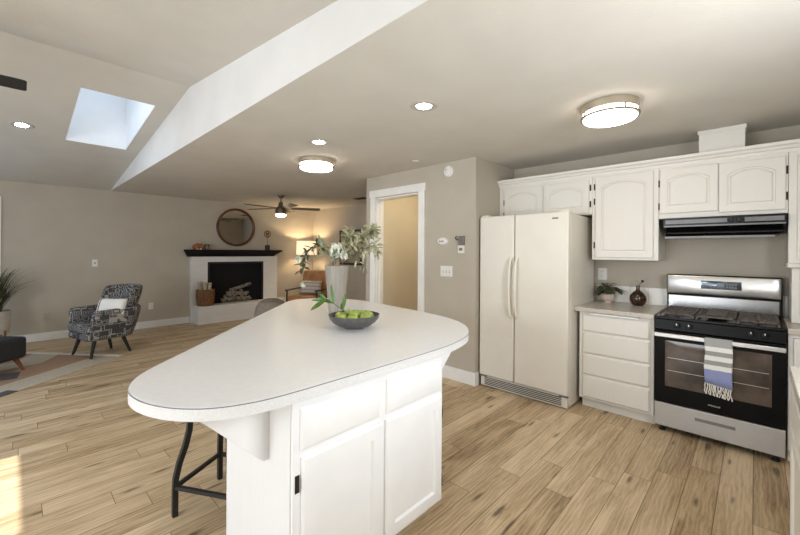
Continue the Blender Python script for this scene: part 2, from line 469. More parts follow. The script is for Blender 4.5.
# walls
structure('wall_left', MB().box(W - 0.12, W, -0.20, YF + 0.12, 0, H + 0.01).box(W - 0.12, W, -1.35, -0.20, 0, 0.9).box(W - 0.12, W, -1.35, -0.20, 2.12, H + 0.01)
          .box(W - 0.12, W, YN - 0.12, -1.35, 0, H + 0.01), WALL)
structure('wall_far', MB().box(W, XC + 0.12, YF, YF + 0.12, 0, H), WALL)
DX0, DX1, DZ = -3.72, -2.945, 2.145      # doorway
structure('wall_doorway', MB().box(XC, DX0, YD, YD + 0.12, 0, H).box(DX1, XA, YD, YD + 0.12, 0, H).box(DX0, DX1, YD, YD + 0.12, DZ, H)
          .box(XC, XC + 0.12, YD + 0.12, YF, 0, H), WALL)
structure('wall_alcove', MB().box(XA - 0.12, XA, YD + 0.12, YB + 0.12, 0, H), WALL)
structure('wall_back', MB().box(XA, XR + 0.12, YB, YB + 0.12, 0, H), WALL)
KW = (0.65, 2.25, 1.08, 2.12)
structure('wall_right', MB().box(XR, XR + 0.12, YN - 0.12, KW[0], 0, H + 0.06).box(XR, XR + 0.12, KW[1], YB, 0, H + 0.06).box(XR, XR + 0.12, KW[0], KW[1], 0, KW[2]).box(XR, XR + 0.12, KW[0], KW[1], KW[3], H + 0.06), WALL)
m = MB()
m.box(XR - 0.018, XR + 0.01, KW[0] - 0.08, KW[0], KW[2] - 0.08, KW[3] + 0.08).box(XR - 0.018, XR + 0.01, KW[1], KW[1] + 0.08, KW[2] - 0.08, KW[3] + 0.08)
m.box(XR - 0.018, XR + 0.01, KW[0], KW[1], KW[3], KW[3] + 0.08).box(XR - 0.03, XR + 0.01, KW[0], KW[1], KW[2] - 0.08, KW[2])
for a in (KW[0], 1.43, KW[1] - 0.04): m.box(XR + 0.06, XR + 0.10, a, a + 0.04, KW[2], KW[3])
structure('window_5', m, TRIM)
m = MB()
for a, b in ((W, -7.35), (-4.65, -3.4), (-0.4, XR)): m.box(a, b, YN - 0.12, YN, 0, 2.25)
for a, b in ((-7.35, -4.65), (-3.4, -0.4)): m.box(a, b, YN - 0.12, YN, 0, 0.25)
m.loops([[(W, y, 2.25), (XR, y, 2.25), (XR, y, zb(XR) + .02), (RX, y, RZ + .02), (W, y, H + .02)] for y in (YN - 0.12, YN)])
structure('wall_front', m, WALL)
# hall room behind the doorway
structure('wall_hall', MB().box(XC + 0.125, XA - 0.12, 4.55, 4.60, 0, H).box(XC + 0.12, XC + 0.125, YD + 0.12, 4.6, 0, H).box(XA - 0.125, XA - 0.12, YD + 0.12, 4.55, 0, H)
          .box(DX1, XA - 0.125, YD + 0.12, YD + 0.125, 0, H).box(XC + 0.125, DX0, YD + 0.12, YD + 0.125, 0, H).box(DX0, DX1, YD + 0.12, YD + 0.125, DZ, H), HALL)
# door casing and jamb
m = MB()
m.box(-3.815, DX0, YD - 0.02, YD, 0, 2.155).box(DX1, -2.85, YD - 0.02, YD, 0, 2.155).box(-3.83, -2.835, YD - 0.024, YD, 2.155, 2.25)
m.box(DX0, DX0 + 0.018, YD, YD + 0.13, 0, DZ).box(DX1 - 0.018, DX1, YD, YD + 0.13, 0, DZ).box(DX0, DX1, YD, YD + 0.13, DZ - 0.018, DZ)
m.box(DX0 + 0.018, DX0 + 0.03, YD + 0.05, YD + 0.09, 0, DZ - 0.018)
structure('door_1', m, TRIM, bevel=0.003)
# baseboards
def base(name, *boxes):
    m = MB()
    for b in boxes: m.box(*b)
    structure(name, m, TRIM, bevel=0.004)
base('baseboard_left', (W, W + 0.014, YN, 2.40, 0, 0.125), (W, W + 0.014, 4.2, YF, 0, 0.125))
base('baseboard_far', (W + 0.014, XC, YF - 0.014, YF, 0, 0.125))
base('baseboard_doorway', (-2.85, XA + 0.014, YD - 0.014, YD, 0, 0.14), (XA, XA + 0.014, YD, 3.46, 0, 0.14), (XC - 0.014, -3.815, YD - 0.014, YD, 0, 0.14), (XC - 0.014, XC, YD, YF, 0, 0.14))
base('baseboard_hall', (XC + 0.125, XA - 0.125, 4.536, 4.55, 0, 0.12))
# window in left wall at the edge of the frame
m = MB()
m.box(W - 0.01, W + 0.018, -0.20, -0.125, 0.82, 2.2).box(W - 0.01, W + 0.018, -1.425, -1.35, 0.82, 2.2).box(W - 0.01, W + 0.018, -1.35, -0.20, 2.12, 2.2).box(W - 0.01, W + 0.03, -1.35, -0.20, 0.82, 0.9)
for a in (-0.24, -0.80, -1.35): m.box(W - 0.08, W - 0.04, a, a + 0.04, 0.9, 2.12)
w1 = structure('window_1', m, TRIM, bevel=0.003)
g = MB().box(W - 0.065, W - 0.06, -1.35, -0.20, 0.9, 2.12).build('pane', GLASS, w1)
# windows behind the camera
for i, (a, b) in enumerate(((-7.35, -4.65), (-3.4, -0.4))):
    m = MB()
    m.box(a, b, YN - 0.08, YN - 0.03, 0.25, 0.31).box(a, b, YN - 0.08, YN - 0.03, 2.19, 2.25)
    for x in (a, (a + b) / 2 - 0.03, b - 0.06): m.box(x, x + 0.06, YN - 0.08, YN - 0.03, 0.31, 2.19)
    structure('window_%d' % (3 + i), m, TRIM)
# skylight shaft, frame and pane
x0, x1, y0, y1 = SK
ZT = 3.58
m = MB()
t = 0.03
e = 0.004
for (a, b, c, d) in ((x0 - t, x0 + e, y0 - t, y1 + t), (x1 - e, x1 + t, y0 - t, y1 + t), (x0 + e, x1 - e, y0 - t, y0 + e), (x0 + e, x1 - e, y1 - e, y1 + t)):
    m.loops([[(a, c, za(a) + 0.002), (b, c, za(b) + 0.002), (b, d, za(b) + 0.002), (a, d, za(a) + 0.002)], [(a, c, ZT), (b, c, ZT), (b, d, ZT), (a, d, ZT)]])
w2 = structure('window_2', m, SHAFT)
MB().box(x0, x1, y0, y1, ZT - 0.03, ZT - 0.02).build('pane', GLASS, w2)

# ------------------------------------------------------------------ ceiling lights and fittings
def lathe_down(c, prof, seg=40, **k):
    return MB().lathe([(r, -z) for r, z in prof], c, seg, **k)
def drum_light(x, y, R, label):
    t = thing('flush_mount_light', label, 'ceiling light', (x, y, H), 0, 'round flush mount ceiling lights')
    lathe_down((x, y, H), [(R - 0.012, 0), (R, 0.004), (R, 0.050), (R - 0.006, 0.054), (0.0, 0.054)], cap1=False).build('ceiling_plate', NICKEL, t)
    lathe_down((x, y, H), [(R - 0.012, 0.050), (R - 0.012, 0.096), (R - 0.022, 0.106), (R * 0.55, 0.113), (0.02, 0.115)]).build('diffuser', DIFF, t)
    m = lathe_down((x, y, H), [(R - 0.011, 0.080), (R + 0.003, 0.080), (R + 0.003, 0.091), (R - 0.011, 0.091)], cap0=False, cap1=False)
    for k in range(4):
        a = PI / 4 + k * PI / 2
        m.tube([(x + (R - 0.003) * math.cos(a), y + (R - 0.003) * math.sin(a), H - 0.05), (x + (R - 0.003) * math.cos(a), y + (R - 0.003) * math.sin(a), H - 0.088)], 0.005, 6)
    m.build('metal_band', mat('bronze_band', (0.16, 0.13, 0.10), 0.5, metal=0.3), t)
drum_light(-0.725, 2.82, 0.176, 'large round flush ceiling light with nickel rim nearest the range cabinets')
drum_light(-3.53, 2.33, 0.19, 'smaller looking round nickel rimmed ceiling light near the doorway, above the vase')
def can_light(x, y, label, z=H, tilt=0.0):
    t = thing('recessed_light', label, 'recessed light', (x, y, z), 0, 'recessed ceiling lights')
    a = MB().lathe([(0.052, 0.0), (0.055, -0.004), (0.088, -0.006), (0.096, -0.002), (0.096, 0.0)], (0, 0, 0), 36, cap0=False, cap1=False).build('trim_ring', mat('satin_trim', (0.52, 0.49, 0.45), 0.45, var=0.02), t, local=True)
    b = MB().lathe([(0.054, -0.0005), (0.054, -0.002), (0.03, -0.003), (0.004, -0.0035)], (0, 0, 0), 30).build('lens', CANL, t, local=True)
    t.rotation_euler = (0, -tilt, 0)
can_light(-1.67, 1.973, 'recessed ceiling light closest to the camera, above the kitchen island')
can_light(-2.935, 1.962, 'recessed ceiling light just in front of the farther round ceiling fixture')
can_light(-5.63, 0.057, 'recessed light in the sloped ceiling left of the skylight', za(-5.63), math.atan((RZ - H) / (RX - W)))
# little fittings on the flat ceiling
o = lathe_down((-2.747, 3.113, H), [(0.04, 0), (0.04, 0.008), (0.02, 0.014), (0.004, 0.015)], seg=20).build('blank_cover', CEIL, loc=(-2.747, 3.113, H))
tag(o, 'small round painted cap on the ceiling above the doorway', 'cap')
t = thing('ceiling_vent', 'slim metal air vent on the ceiling at the edge of the far room', 'vent', (-5.43, 4.58, H))
m = MB().box(-5.60, -5.26, 4.50, 4.66, H - 0.008, H); m.build('frame', NICKEL, t)
m = MB()
for k in range(5): m.box(-5.58, -5.28, 4.515 + k * 0.028, 4.53 + k * 0.028, H - 0.014, H - 0.006)
m.build('louvers', BLACKM, t)

FANM = mat('dark_nickel', (0.30, 0.25, 0.20), 0.28, metal=1.0, var=0.08)
def ceiling_fan(x, y, z, drop, label, rad, ang0, blade_m, light=True, nbl=5, group=None):
    t = thing('ceiling_fan', label, 'ceiling fan', (x, y, z), 0)
    MB().lathe([(0.065, 0), (0.06, -0.025), (0.03, -0.06), (0.014, -0.065)], (0, 0, 0.0), 24).build('canopy', FANM, t, local=True)
    MB().lathe([(0.013, -0.055), (0.013, -drop + 0.10)], (0, 0, 0), 12).build('downrod', FANM, t, local=True)
    MB().lathe([(0.016, 0.125), (0.035, 0.115), (0.05, 0.04), (0.085, 0.022), (0.095, 0.0), (0.095, -0.10), (0.088, -0.108)], (0, 0, -drop), 32).build('motor_housing', FANM, t, local=True)
    if light:
        MB().lathe([(0.091, -0.104), (0.091, -0.118), (0.078, -0.138), (0.045, -0.150), (0.008, -0.153)], (0, 0, -drop), 32).build('light_bowl', FANL, t, local=True)
    for k in range(nbl):
        a = ang0 + 2 * PI * k / nbl
        m = MB()
        prof = [(0.16, 0.035), (0.24, 0.055), (rad - 0.06, 0.066), (rad - 0.012, 0.064), (rad, 0.054)]
        up = [(p[0], p[1], -0.016 * p[1] / 0.07) for p in prof] + [(p[0], -p[1], 0.016 * p[1] / 0.07) for p in reversed(prof)]
        m.loops([[(px, py, pz - 0.003) for px, py, pz in up], [(px, py, pz + 0.003) for px, py, pz in up]])
        m.xform(Matrix.Translation((0, 0, -drop + 0.01)) @ Matrix.Rotation(a, 4, 'Z'))
        bl = m.build('blade', blade_m, t, local=True)
        m = MB().box(0.09, 0.2, -0.015, 0.015, -0.008, 0.0)
        m.xform(Matrix.Translation((0, 0, -drop + 0.01)) @ Matrix.Rotation(a, 4, 'Z'))
        m.build('blade_iron', FANM, bl, local=True)
    return t
ceiling_fan(-6.234, 3.363, H, 0.25, 'nickel ceiling fan with dark blades and lit bowl near the mirror', 0.70, math.radians(-10.2), DARKWOOD)
ceiling_fan(-3.66, -0.63, zb(-3.66), 0.40, 'ceiling fan on the vaulted ceiling, one dark blade tip showing at the left edge', 0.69, math.radians(89.5), BLACKM)

# ------------------------------------------------------------------ wall devices
def plate(name, label, cat, fn, u, v, w, h, kind, group=None, pm=None):
    WHITEP = pm or MATS['white_plastic']
    loc = fn(u, v, 0)
    t = thing(name, label, cat, loc, 0, group)
    m = MB(); panel(m, fn, u - w / 2, u + w / 2, v - h / 2, v + h / 2, 0.0, [(0, 0.004, 0), (0.004, 0.007, 0)]); m.build('cover_plate', WHITEP, t)
    if kind == 'outlet':
        for dv in (-0.022, 0.022):
            m = MB(); panel(m, fn, u - 0.017, u + 0.017, v + dv - 0.015, v + dv + 0.015, -0.006, [(0, 0.009, 0), (0.002, 0.010, 0)]); s = m.build('socket', WHITEP, t)
            m = MB()
            for du in (-0.007, 0.007): panel(m, fn, u + du - 0.0015, u + du + 0.0015, v + dv - 0.004, v + dv + 0.006, -0.009, [(0, 0.0105, 0)])
            m.build('slots', BLACKM, s)
    elif kind.startswith('switch'):
        n = int(kind[-1])
        for k in range(n):
            du = (k - (n - 1) / 2) * 0.046
            m = MB(); panel(m, fn, u + du - 0.006, u + du + 0.006, v - 0.013, v + 0.013, -0.006, [(0, 0.0085, 0)]); s = m.build('switch_surround', GREYP, t)
            m = MB(); panel(m, fn, u + du - 0.0045, u + du + 0.0045, v - 0.004, v + 0.011, -0.006, [(0, 0.016, 0)]); m.build('toggle', WHITEP, s)
    elif kind == 'jack':
        m = MB(); panel(m, fn, u - 0.01, u + 0.01, v - 0.01, v + 0.01, -0.006, [(0, 0.010, 0)]); m.build('jack', GREYP, t)
plate('wall_jack', 'white wall plate with small dark jack high on the left wall', 'wall plate', EAST(W), 0.951, 1.20, 0.075, 0.12, 'jack')
plate('wall_outlet', 'white wall outlet low between patterned chair and fireplace', 'outlet', EAST(W), 1.756, 0.395, 0.075, 0.12, 'outlet')
plate('wall_outlet', 'beige wall outlet low on left wall between plant and patterned chair', 'outlet', EAST(W), 0.363, 0.365, 0.075, 0.12, 'outlet', pm=mat('beige_plastic', (0.46, 0.40, 0.31), 0.5))
plate('wall_outlet', 'white outlet on kitchen wall above the small potted plant', 'outlet', FRONT(YB), -1.155, 1.205, 0.085, 0.125, 'outlet')
plate('switch_plate', 'white triple light switch plate on wall right of the doorway', 'light switch', FRONT(YD), -2.53, 1.205, 0.165, 0.12, 'switch3')
# smoke detector
t = thing('smoke_detector', 'round white smoke detector high on the wall beside the doorway', 'smoke detector', (-2.505, YD, 2.335))
R90 = Matrix.Translation((-2.505, YD, 2.335)) @ Matrix.Rotation(PI / 2, 4, 'X')
MB().lathe([(0.062, 0), (0.062, 0.012), (0.055, 0.016)], seg=30).xform(R90).build('base_ring', WHITEP, t)
MB().lathe([(0.052, 0.014), (0.05, 0.03), (0.03, 0.036), (0.005, 0.037)], seg=30).xform(R90).build('cover', WHITEP, t)
MB().box(-0.025, -0.01, 0.01, 0.02, 0.034, 0.038).xform(R90).build('test_button', GREYP, t)
# oval chime / thermostat
t = thing('thermostat', 'oval white thermostat on wall above the triple switch plate', 'thermostat', (-2.58, YD, 1.545))
R91 = Matrix.Translation((-2.58, YD, 1.545)) @ Matrix.Rotation(PI / 2, 4, 'X')
MB().lathe([(0.07, 0), (0.07, 0.018), (0.06, 0.028), (0.04, 0.032), (0.004, 0.033)], seg=36, sx=1.0, sy=0.62).xform(R91).build('body', WHITEP, t)
m = MB()
for a in (-0.03, -0.008, 0.014): m.box(a, a + 0.014, -0.008, 0.008, 0.030, 0.0345)
m.xform(R91).build('buttons', GREYP, t)
# remote holder
t = thing('wall_remote', 'dark ribbed control panel with small white keypad below, left of fridge', 'remote control', (-2.325, YD, 1.53))
m = MB().box(-2.36, -2.285, YD - 0.02, YD, 1.50, 1.60)
for k in range(5): m.box(-2.355, -2.29, YD - 0.024, YD - 0.02, 1.507 + k * 0.018, 1.517 + k * 0.018)
m.build('speaker_panel', mat('ribbed_grey', (0.22, 0.20, 0.17), 0.5, var=0.1, vscale=60), t, bevel=0.002)
k = MB().box(-2.362, -2.283, YD - 0.024, YD, 1.41, 1.497).build('keypad', WHITEP, t, bevel=0.003)
MB().box(-2.345, -2.30, YD - 0.027, YD - 0.024, 1.44, 1.47).build('buttons', GREYP, k, bevel=0.002)
MB().tube([(-2.385, YD - 0.015, 1.60), (-2.395, YD - 0.02, 1.575), (-2.378, YD - 0.02, 1.56), (-2.362, YD - 0.012, 1.565)], 0.006).build('hook', BLACKM, t)

# ------------------------------------------------------------------ kitchen back wall
YU = 3.88           # face of upper doors
# ---- fridge
FX0, FX1, FY = -2.128, -1.213, 3.452
t = thing('refrigerator', 'almond side by side refrigerator between the alcove wall and drawers', 'refrigerator', ((FX0 + FX1) / 2, FY + 0.4, 0))
MB().box(FX0 + 0.004, FX1 - 0.004, FY + 0.075, 4.2, 0.015, 1.785).build('cabinet', FRIDGE, t, bevel=0.008)
XD = -1.735
for a, b, hx, lab in ((FX0, XD - 0.004, XD - 0.03, 'narrow freezer door'), (XD + 0.004, FX1, XD + 0.034, 'wide fridge door')):
    d = MB().box(a, b, FY, FY + 0.068, 0.125, 1.80).build('door', FRIDGE, t, bevel=0.012, label=lab)
    pts = []
    for k in range(13):
        q = k / 12
        pts.append((hx, FY - 0.006 - 0.05 * math.sin(PI * q) ** 0.45, 0.775 + 0.60 * q))
    MB().tube(pts, 0.013, 10).build('handle', FRIDGE, d)
m = MB().box(FX0 + 0.01, FX1 - 0.01, FY + 0.02, FY + 0.06, 0.012, 0.118)
gr = m.build('kick_grille', FRIDGE, t, bevel=0.004)
m = MB()
for k in range(5): m.box(FX0 + 0.06, FX1 - 0.06, FY + 0.012, FY + 0.03, 0.03 + k * 0.017, 0.036 + k * 0.017)
m.build('grille_slots', mat('slot_grey', (0.10, 0.09, 0.08), 0.6), gr)
for a in (FX0 + 0.05, FX1 - 0.05): MB().box(a - 0.045, a + 0.045, FY + 0.02, FY + 0.11, 1.785, 1.815).build('hinge_cap', FRIDGE, t, bevel=0.008)
for a in (FX0 + 0.045, FX1 - 0.04): MB().box(a - 0.04, a + 0.04, FY + 0.004, FY + 0.03, 0.11, 0.123).build('lower_hinge', GREYP, t, bevel=0.003)
MB().box(-1.36, -1.305, FY - 0.003, FY + 0.002, 1.735, 1.75).build('badge', GREYP, t)
for a in (FX0 + 0.06, FX1 - 0.06):
    for b in (4.1, FY + 0.12): MB().lathe([(0.02, 0), (0.02, 0.02)], (a, b, 0), 12).build('roller', BLACKM, t)

def hinge(parent, fn, u, v, h=0.06, w=0.013):
    m = MB()
    panel(m, fn, u - w / 2, u + w / 2, v - h / 2, v + h / 2, 0.0, [(0, 0.003, 0), (0.002, 0.005, 0)])
    p = fn(u, v, 0.006)
    q0, q1 = fn(u, v - h * 0.3, 0.006), fn(u, v + h * 0.3, 0.006)
    m.tube([q0, q1], 0.0045, 8)
    m.build('hinge', HINGE, parent)
BF = YU + 0.018     # face-frame plane of uppers
def upper(label, x0, x1, z0, z1, doors, hinges, side=0.0):
    t = thing('upper_cabinet', label, 'cabinet', ((x0 + x1) / 2, YB, z0))
    MB().box(x0, x1, BF, YB - 0.002, z0, z1).build('carcass', CAB, t, bevel=0.002)
    ds = []
    for (a, b, c, d) in doors:
        m = MB(); panel(m, FRONT(YU), a, b, c, d, 0.017, ARCHED, arch=0.045)
        ds.append(m.build('door', CAB, t))
    for di, u, v in hinges: hinge(ds[di], FRONT(BF), u, v)
    return t
upper('low cream double door cabinet above the refrigerator', -2.145, -1.150, 1.80, 2.175, [(-2.075, -1.639, 1.812, 2.136), (-1.618, -1.175, 1.812, 2.136)],
      [(0, -2.085, 1.85), (0, -2.085, 1.99), (1, -1.165, 1.90), (1, -1.165, 2.06)])
upper('tall single arched door cream cabinet above the potted plant', -1.148, -0.612, 1.36, 2.175, [(-1.118, -0.648, 1.382, 2.15)],
      [(0, -1.128, 1.50), (0, -1.128, 2.06), (0, -1.128, 1.92)])
upper('short double door cream cabinet above the black range hood', -0.610, 0.170, 1.7235, 2.175, [(-0.602, -0.217, 1.768, 2.146), (-0.213, 0.158, 1.752, 2.14)],
      [(0, -0.612 + 0.004, 1.83), (0, -0.612 + 0.004, 2.03), (1, 0.1625, 1.85), (1, 0.1625, 2.04)])
t = upper('cream corner cabinet at the right edge beside the range hood', 0.172, XR - 0.003, 1.36, 2.175, [(0.215, 0.76, 1.385, 2.14)], [])
MB().box(0.165, XR - 0.003, YU - 0.005, YB - 0.002, 1.325, 1.36).build('bottom_molding', CAB, t, bevel=0.008)
# appliance garage below it
t = thing('counter_cabinet', 'narrow cream cabinet standing on right counter beside the range', 'cabinet', (0.45, YB, 0.926))
MB().box(0.19, XR - 0.003, BF + 0.01, YB - 0.002, 0.9262, 1.323).build('carcass', CAB, t, bevel=0.003)
m = MB(); panel(m, FRONT(BF + 0.01), 0.23, 0.76, 0.965, 1.31, 0.0, [(0, 0.012, 0), (0.004, 0.016, 0), (0.05, 0.016, 0), (0.06, 0.008, 0)]); m.build('door', CAB, t)
# crown molding
m = MB()
prof = [(BF + 0.004, 2.165), (BF - 0.008, 2.166), (BF - 0.010, 2.19), (BF - 0.022, 2.196), (BF - 0.028, 2.212), (BF - 0.045, 2.222), (BF - 0.048, 2.243), (BF + 0.03, 2.243), (BF + 0.03, 2.177), (BF + 0.004, 2.177)]
m.loops([[(x, y, z) for y, z in prof] for x in (-2.147, XR - 0.003)])
o = m.build('crown_molding', CAB, loc=(-0.7, BF, 2.165), smooth=20)
tag(o, 'long cream crown molding along the tops of the upper cabinets', 'molding')
# white box above the cabinets that hides the hood duct
t = thing('duct_cover', 'plain white boxed duct cover between cabinet tops and ceiling', 'duct cover', (-0.2, YB - 0.15, 2.177))
MB().box(-0.342, -0.062, BF + 0.035, YB - 0.002, 2.177, H - 0.002).build('box', CAB, t)
MB().box(-0.35, -0.054, BF + 0.026, BF + 0.035, H - 0.035, H - 0.004).box(-0.062, -0.054, BF + 0.03, YB - 0.03, H - 0.035, H - 0.004).build('top_trim', CAB, t)
# ---- range hood
t = thing('range_hood', 'black range hood with two knobs under the short double cabinet', 'range hood', (-0.22, YB - 0.2, 1.6))
HX0, HX1 = -0.572, 0.163
MB().box(HX0, HX1, YU - 0.03, YB - 0.004, 1.650, 1.722).build('body', BLACK, t, bevel=0.003)
m = MB()
m.loops([[(HX0, y, z) for y, z in ((YU - 0.028, 1.649), (YB - 0.004, 1.649), (YB - 0.004, 1.582), (3.99, 1.582))],
         [(HX1, y, z) for y, z in ((YU - 0.028, 1.649), (YB - 0.004, 1.649), (YB - 0.004, 1.582), (3.99, 1.582))]])
m.build('underside', BLACK, t)
m = MB()   # flared glass visor lip
m.loops([[(HX0 + 0.002, 3.96, 1.594), (HX1 - 0.002, 3.96, 1.594), (HX1 - 0.06, 3.80, 1.567), (HX0 + 0.02, 3.80, 1.567)],
         [(HX0 + 0.002, 3.96, 1.586), (HX1 - 0.002, 3.96, 1.586), (HX1 - 0.06, 3.80, 1.548), (HX0 + 0.02, 3.80, 1.548)]])
m.build('visor', BLACK, t, bevel=0.002)
MB().box(HX0 + 0.02, HX1 - 0.06, 3.792, 3.80, 1.546, 1.566).build('visor_strip', SMOKE, t, bevel=0.002, label='grey metal strip along the visor edge')
MB().box(HX0 + 0.005, HX1 - 0.005, YU - 0.034, YU - 0.03, 1.646, 1.658).build('front_trim', SMOKE, t)
m = MB().box(-0.555, -0.16, YU - 0.035, YU - 0.03, 1.672, 1.704).build('vent_strip', SMOKE, t)
MB().box(-0.06, 0.15, YU - 0.035, YU - 0.03, 1.672, 1.704).build('vent_strip', SMOKE, t)
for kx in (-0.13, -0.08):
    MB().lathe([(0.016, 0), (0.016, 0.012), (0.012, 0.018), (0.003, 0.018)], seg=16).xform(Matrix.Translation((kx - 0.03 + 0.02, YU - 0.03, 1.687)) @ Matrix.Rotation(PI / 2, 4, 'X')).build('knob', BLACKM, t)

# ---- drawer base, counter, tile
YBF = 3.63
BX0, BX1 = -1.178, -0.598
t = thing('base_cabinet', 'cream four drawer base cabinet between refrigerator and range', 'cabinet', ((BX0 + BX1) / 2, YB, 0))
MB().box(BX0, BX1, YBF + 0.018, YB - 0.002, 0.09, 0.884).build('carcass', CAB, t, bevel=0.002)
MB().box(BX0 + 0.012, BX1, YBF + 0.075, YB - 0.01, 0, 0.092).build('toe_kick', CAB, t)
for z0, z1 in ((0.708, 0.862), (0.508, 0.698), (0.313, 0.498), (0.105, 0.303)):
    m = MB(); panel(m, FRONT(YBF), -1.152, -0.623, z0, z1, 0.017, SLAB); m.build('drawer', CAB, t)
bd = MB().box(-1.087, -0.703, YBF - 0.016, YBF + 0.02, 0.868, 0.881).build('pull_out_board', ISL, t, bevel=0.002, label='white edge of the pull out cutting board')
def counter(name, label, x0, x1, y0, y1, z0=0.886, z1=0.925):
    t = thing(name, label, 'countertop', ((x0 + x1) / 2, (y0 + y1) / 2, z0))
    MB().box(x0, x1, y0, y1, z0, z1).build('slab', KTOP, t, bevel=0.004)
    return t
counter('countertop', 'short beige laminate countertop above the four drawer cabinet', -1.212, -0.594, YBF - 0.022, YB - 0.002)
o = MB().box(-1.20, -0.588, YB - 0.012, YB - 0.001, 0.926, 1.09).build('tile_backsplash', TILE, loc=(-0.9, YB, 0.926), bevel=0.002)
tag(o, 'single row of square white wall tiles behind the plant and bottle', 'backsplash')
o = MB().box(0.158, 0.188, YB - 0.012, YB - 0.001, 0.926, 1.09).build('tile_backsplash', TILE, loc=(0.17, YB, 0.926), bevel=0.002)
tag(o, 'sliver of white wall tile to the right of the range back panel', 'backsplash')

# ---- range
RX0, RX1, RYF = -0.588, 0.156, 3.605
t = thing('gas_range', 'stainless gas range with black cooktop under the range hood', 'range', ((RX0 + RX1) / 2, 3.9, 0))
RC = (RX0 + RX1) / 2
MB().box(RX0 + 0.005, RX1 - 0.005, RYF + 0.03, YB - 0.03, 0.05, 0.90).build('chassis', BLACKM, t)
MB().box(RX0, RX1, RYF - 0.005, YB - 0.09, 0.90, 0.922).build('cooktop', BLACK, t, bevel=0.006)
cp = MB()
cp.loops([[(x, y, z) for y, z in ((RYF + 0.04, 0.815), (RYF - 0.012, 0.818), (RYF - 0.004, 0.90), (RYF + 0.04, 0.90))] for x in (RX0, RX1)])
cpo = cp.build('control_panel', DULLBLACK, t, bevel=0.004)
for kx in (-0.44, -0.365, -0.02, 0.05):
    m = MB().lathe([(0.021, 0), (0.021, 0.014), (0.017, 0.026), (0.004, 0.027)], seg=20).box(-0.004, 0.004, -0.019, 0.019, 0.02, 0.034)
    m.xform(Matrix.Translation((kx, RYF - 0.008, 0.862)) @ Matrix.Rotation(PI / 2, 4, 'X'))
    m.build('knob', BLACK, cpo)
    m = MB().box(-0.0025, 0.0025, 0.004, 0.018, 0.033, 0.0348)
    m.xform(Matrix.Translation((kx, RYF - 0.008, 0.862)) @ Matrix.Rotation(PI / 2, 4, 'X')).build('pointer', STEEL, cpo)
# grates and burners
for gi, (a, b) in enumerate(((RX0 + 0.03, RC - 0.125), (RC - 0.115, RC + 0.115), (RC + 0.125, RX1 - 0.03))):
    m = MB(); y0, y1 = 3.63, 4.14; z = 0.952; w = 0.007
    m.box(a, b, y0, y0 + 0.014, z - 0.012, z).box(a, b, y1 - 0.014, y1, z - 0.012, z)
    m.box(a, a + 0.014, y0, y1, z - 0.012, z).box(b - 0.014, b, y0, y1, z - 0.012, z)
    n = 5
    for k in range(1, n): 
        q = y0 + (y1 - y0) * k / n
        m.box(a, b, q - w, q + w, z - 0.010, z)
    cx = (a + b) / 2
    m.box(cx - w, cx + w, y0, y1, z - 0.010, z)
    for px in (a + 0.007, b - 0.007):
        for py in (y0 + 0.007, (y0 + y1) / 2, y1 - 0.007): m.box(px - 0.006, px + 0.006, py - 0.006, py + 0.006, 0.92, z - 0.01)
    m.build('grate', IRON, t, bevel=0.002)
    for by in ((3.76, 4.01) if gi != 1 else (3.885,)):
        MB().lathe([(0.05, 0.921), (0.05, 0.928), (0.036, 0.93), (0.036, 0.937), (0.004, 0.938)], (cx, by, 0), 20).build('burner', IRON, t)
o = MB().box(RC - 0.06, RC + 0.06, 3.66, 4.10, 0.9525, 0.958).build('griddle_plate', IRON, t, bevel=0.003)
# back panel
bg = MB()
bg.loops([[(x, y, z) for y, z in ((4.14, 0.92), (4.185, 0.92), (4.185, 1.238), (4.15, 1.238), (4.13, 1.225), (4.13, 1.075), (4.155, 1.06))] for x in (RX0 + 0.004, RX1 - 0.004)])
b = bg.build('back_panel', BLACK, t, bevel=0.004)
m = MB(); panel(m, FRONT(4.131), RX0 + 0.012, RX1 - 0.010, 1.068, 1.230, 0.002, [(0, 0.006, 0), (0.012, 0.012, 0)]); m.build('steel_face', STEEL, b)
MB().box(RX0 + 0.02, RX1 - 0.02, 4.138, 4.15, 0.94, 1.05).build('lower_steel', mat('dark_steel', (0.33, 0.32, 0.31), 0.22, metal=1.0, var=0.005), b)
m = MB(); panel(m, FRONT(4.119), RC - 0.123, RC + 0.137, 1.122, 1.192, 0.001, [(0, 0.002, 0), (0.006, 0.004, 0)]); ds = m.build('display', mat('display_glass', (0.14, 0.17, 0.20), 0.12, metal=0.5, var=0.3, vscale=20), b)
m = MB()
for k in range(5):
    for r in range(2): m.box(RC - 0.115 + k * 0.018, RC - 0.103 + k * 0.018, 4.1135, 4.115, 1.137 + r * 0.024, 1.147 + r * 0.024)
m.build('touch_pad', GREYP, ds); m = MB()
for k in range(4):
    for r in range(2): m.box(RC + 0.04 + k * 0.018, RC + 0.052 + k * 0.018, 4.1135, 4.115, 1.137 + r * 0.024, 1.147 + r * 0.024)
m.build('touch_pad', GREYP, ds)
MB().box(RC - 0.02, RC + 0.03, 4.1135, 4.115, 1.15, 1.178).build('clock_screen', mat('clock', (0.12, 0.16, 0.2), 0.2), ds)
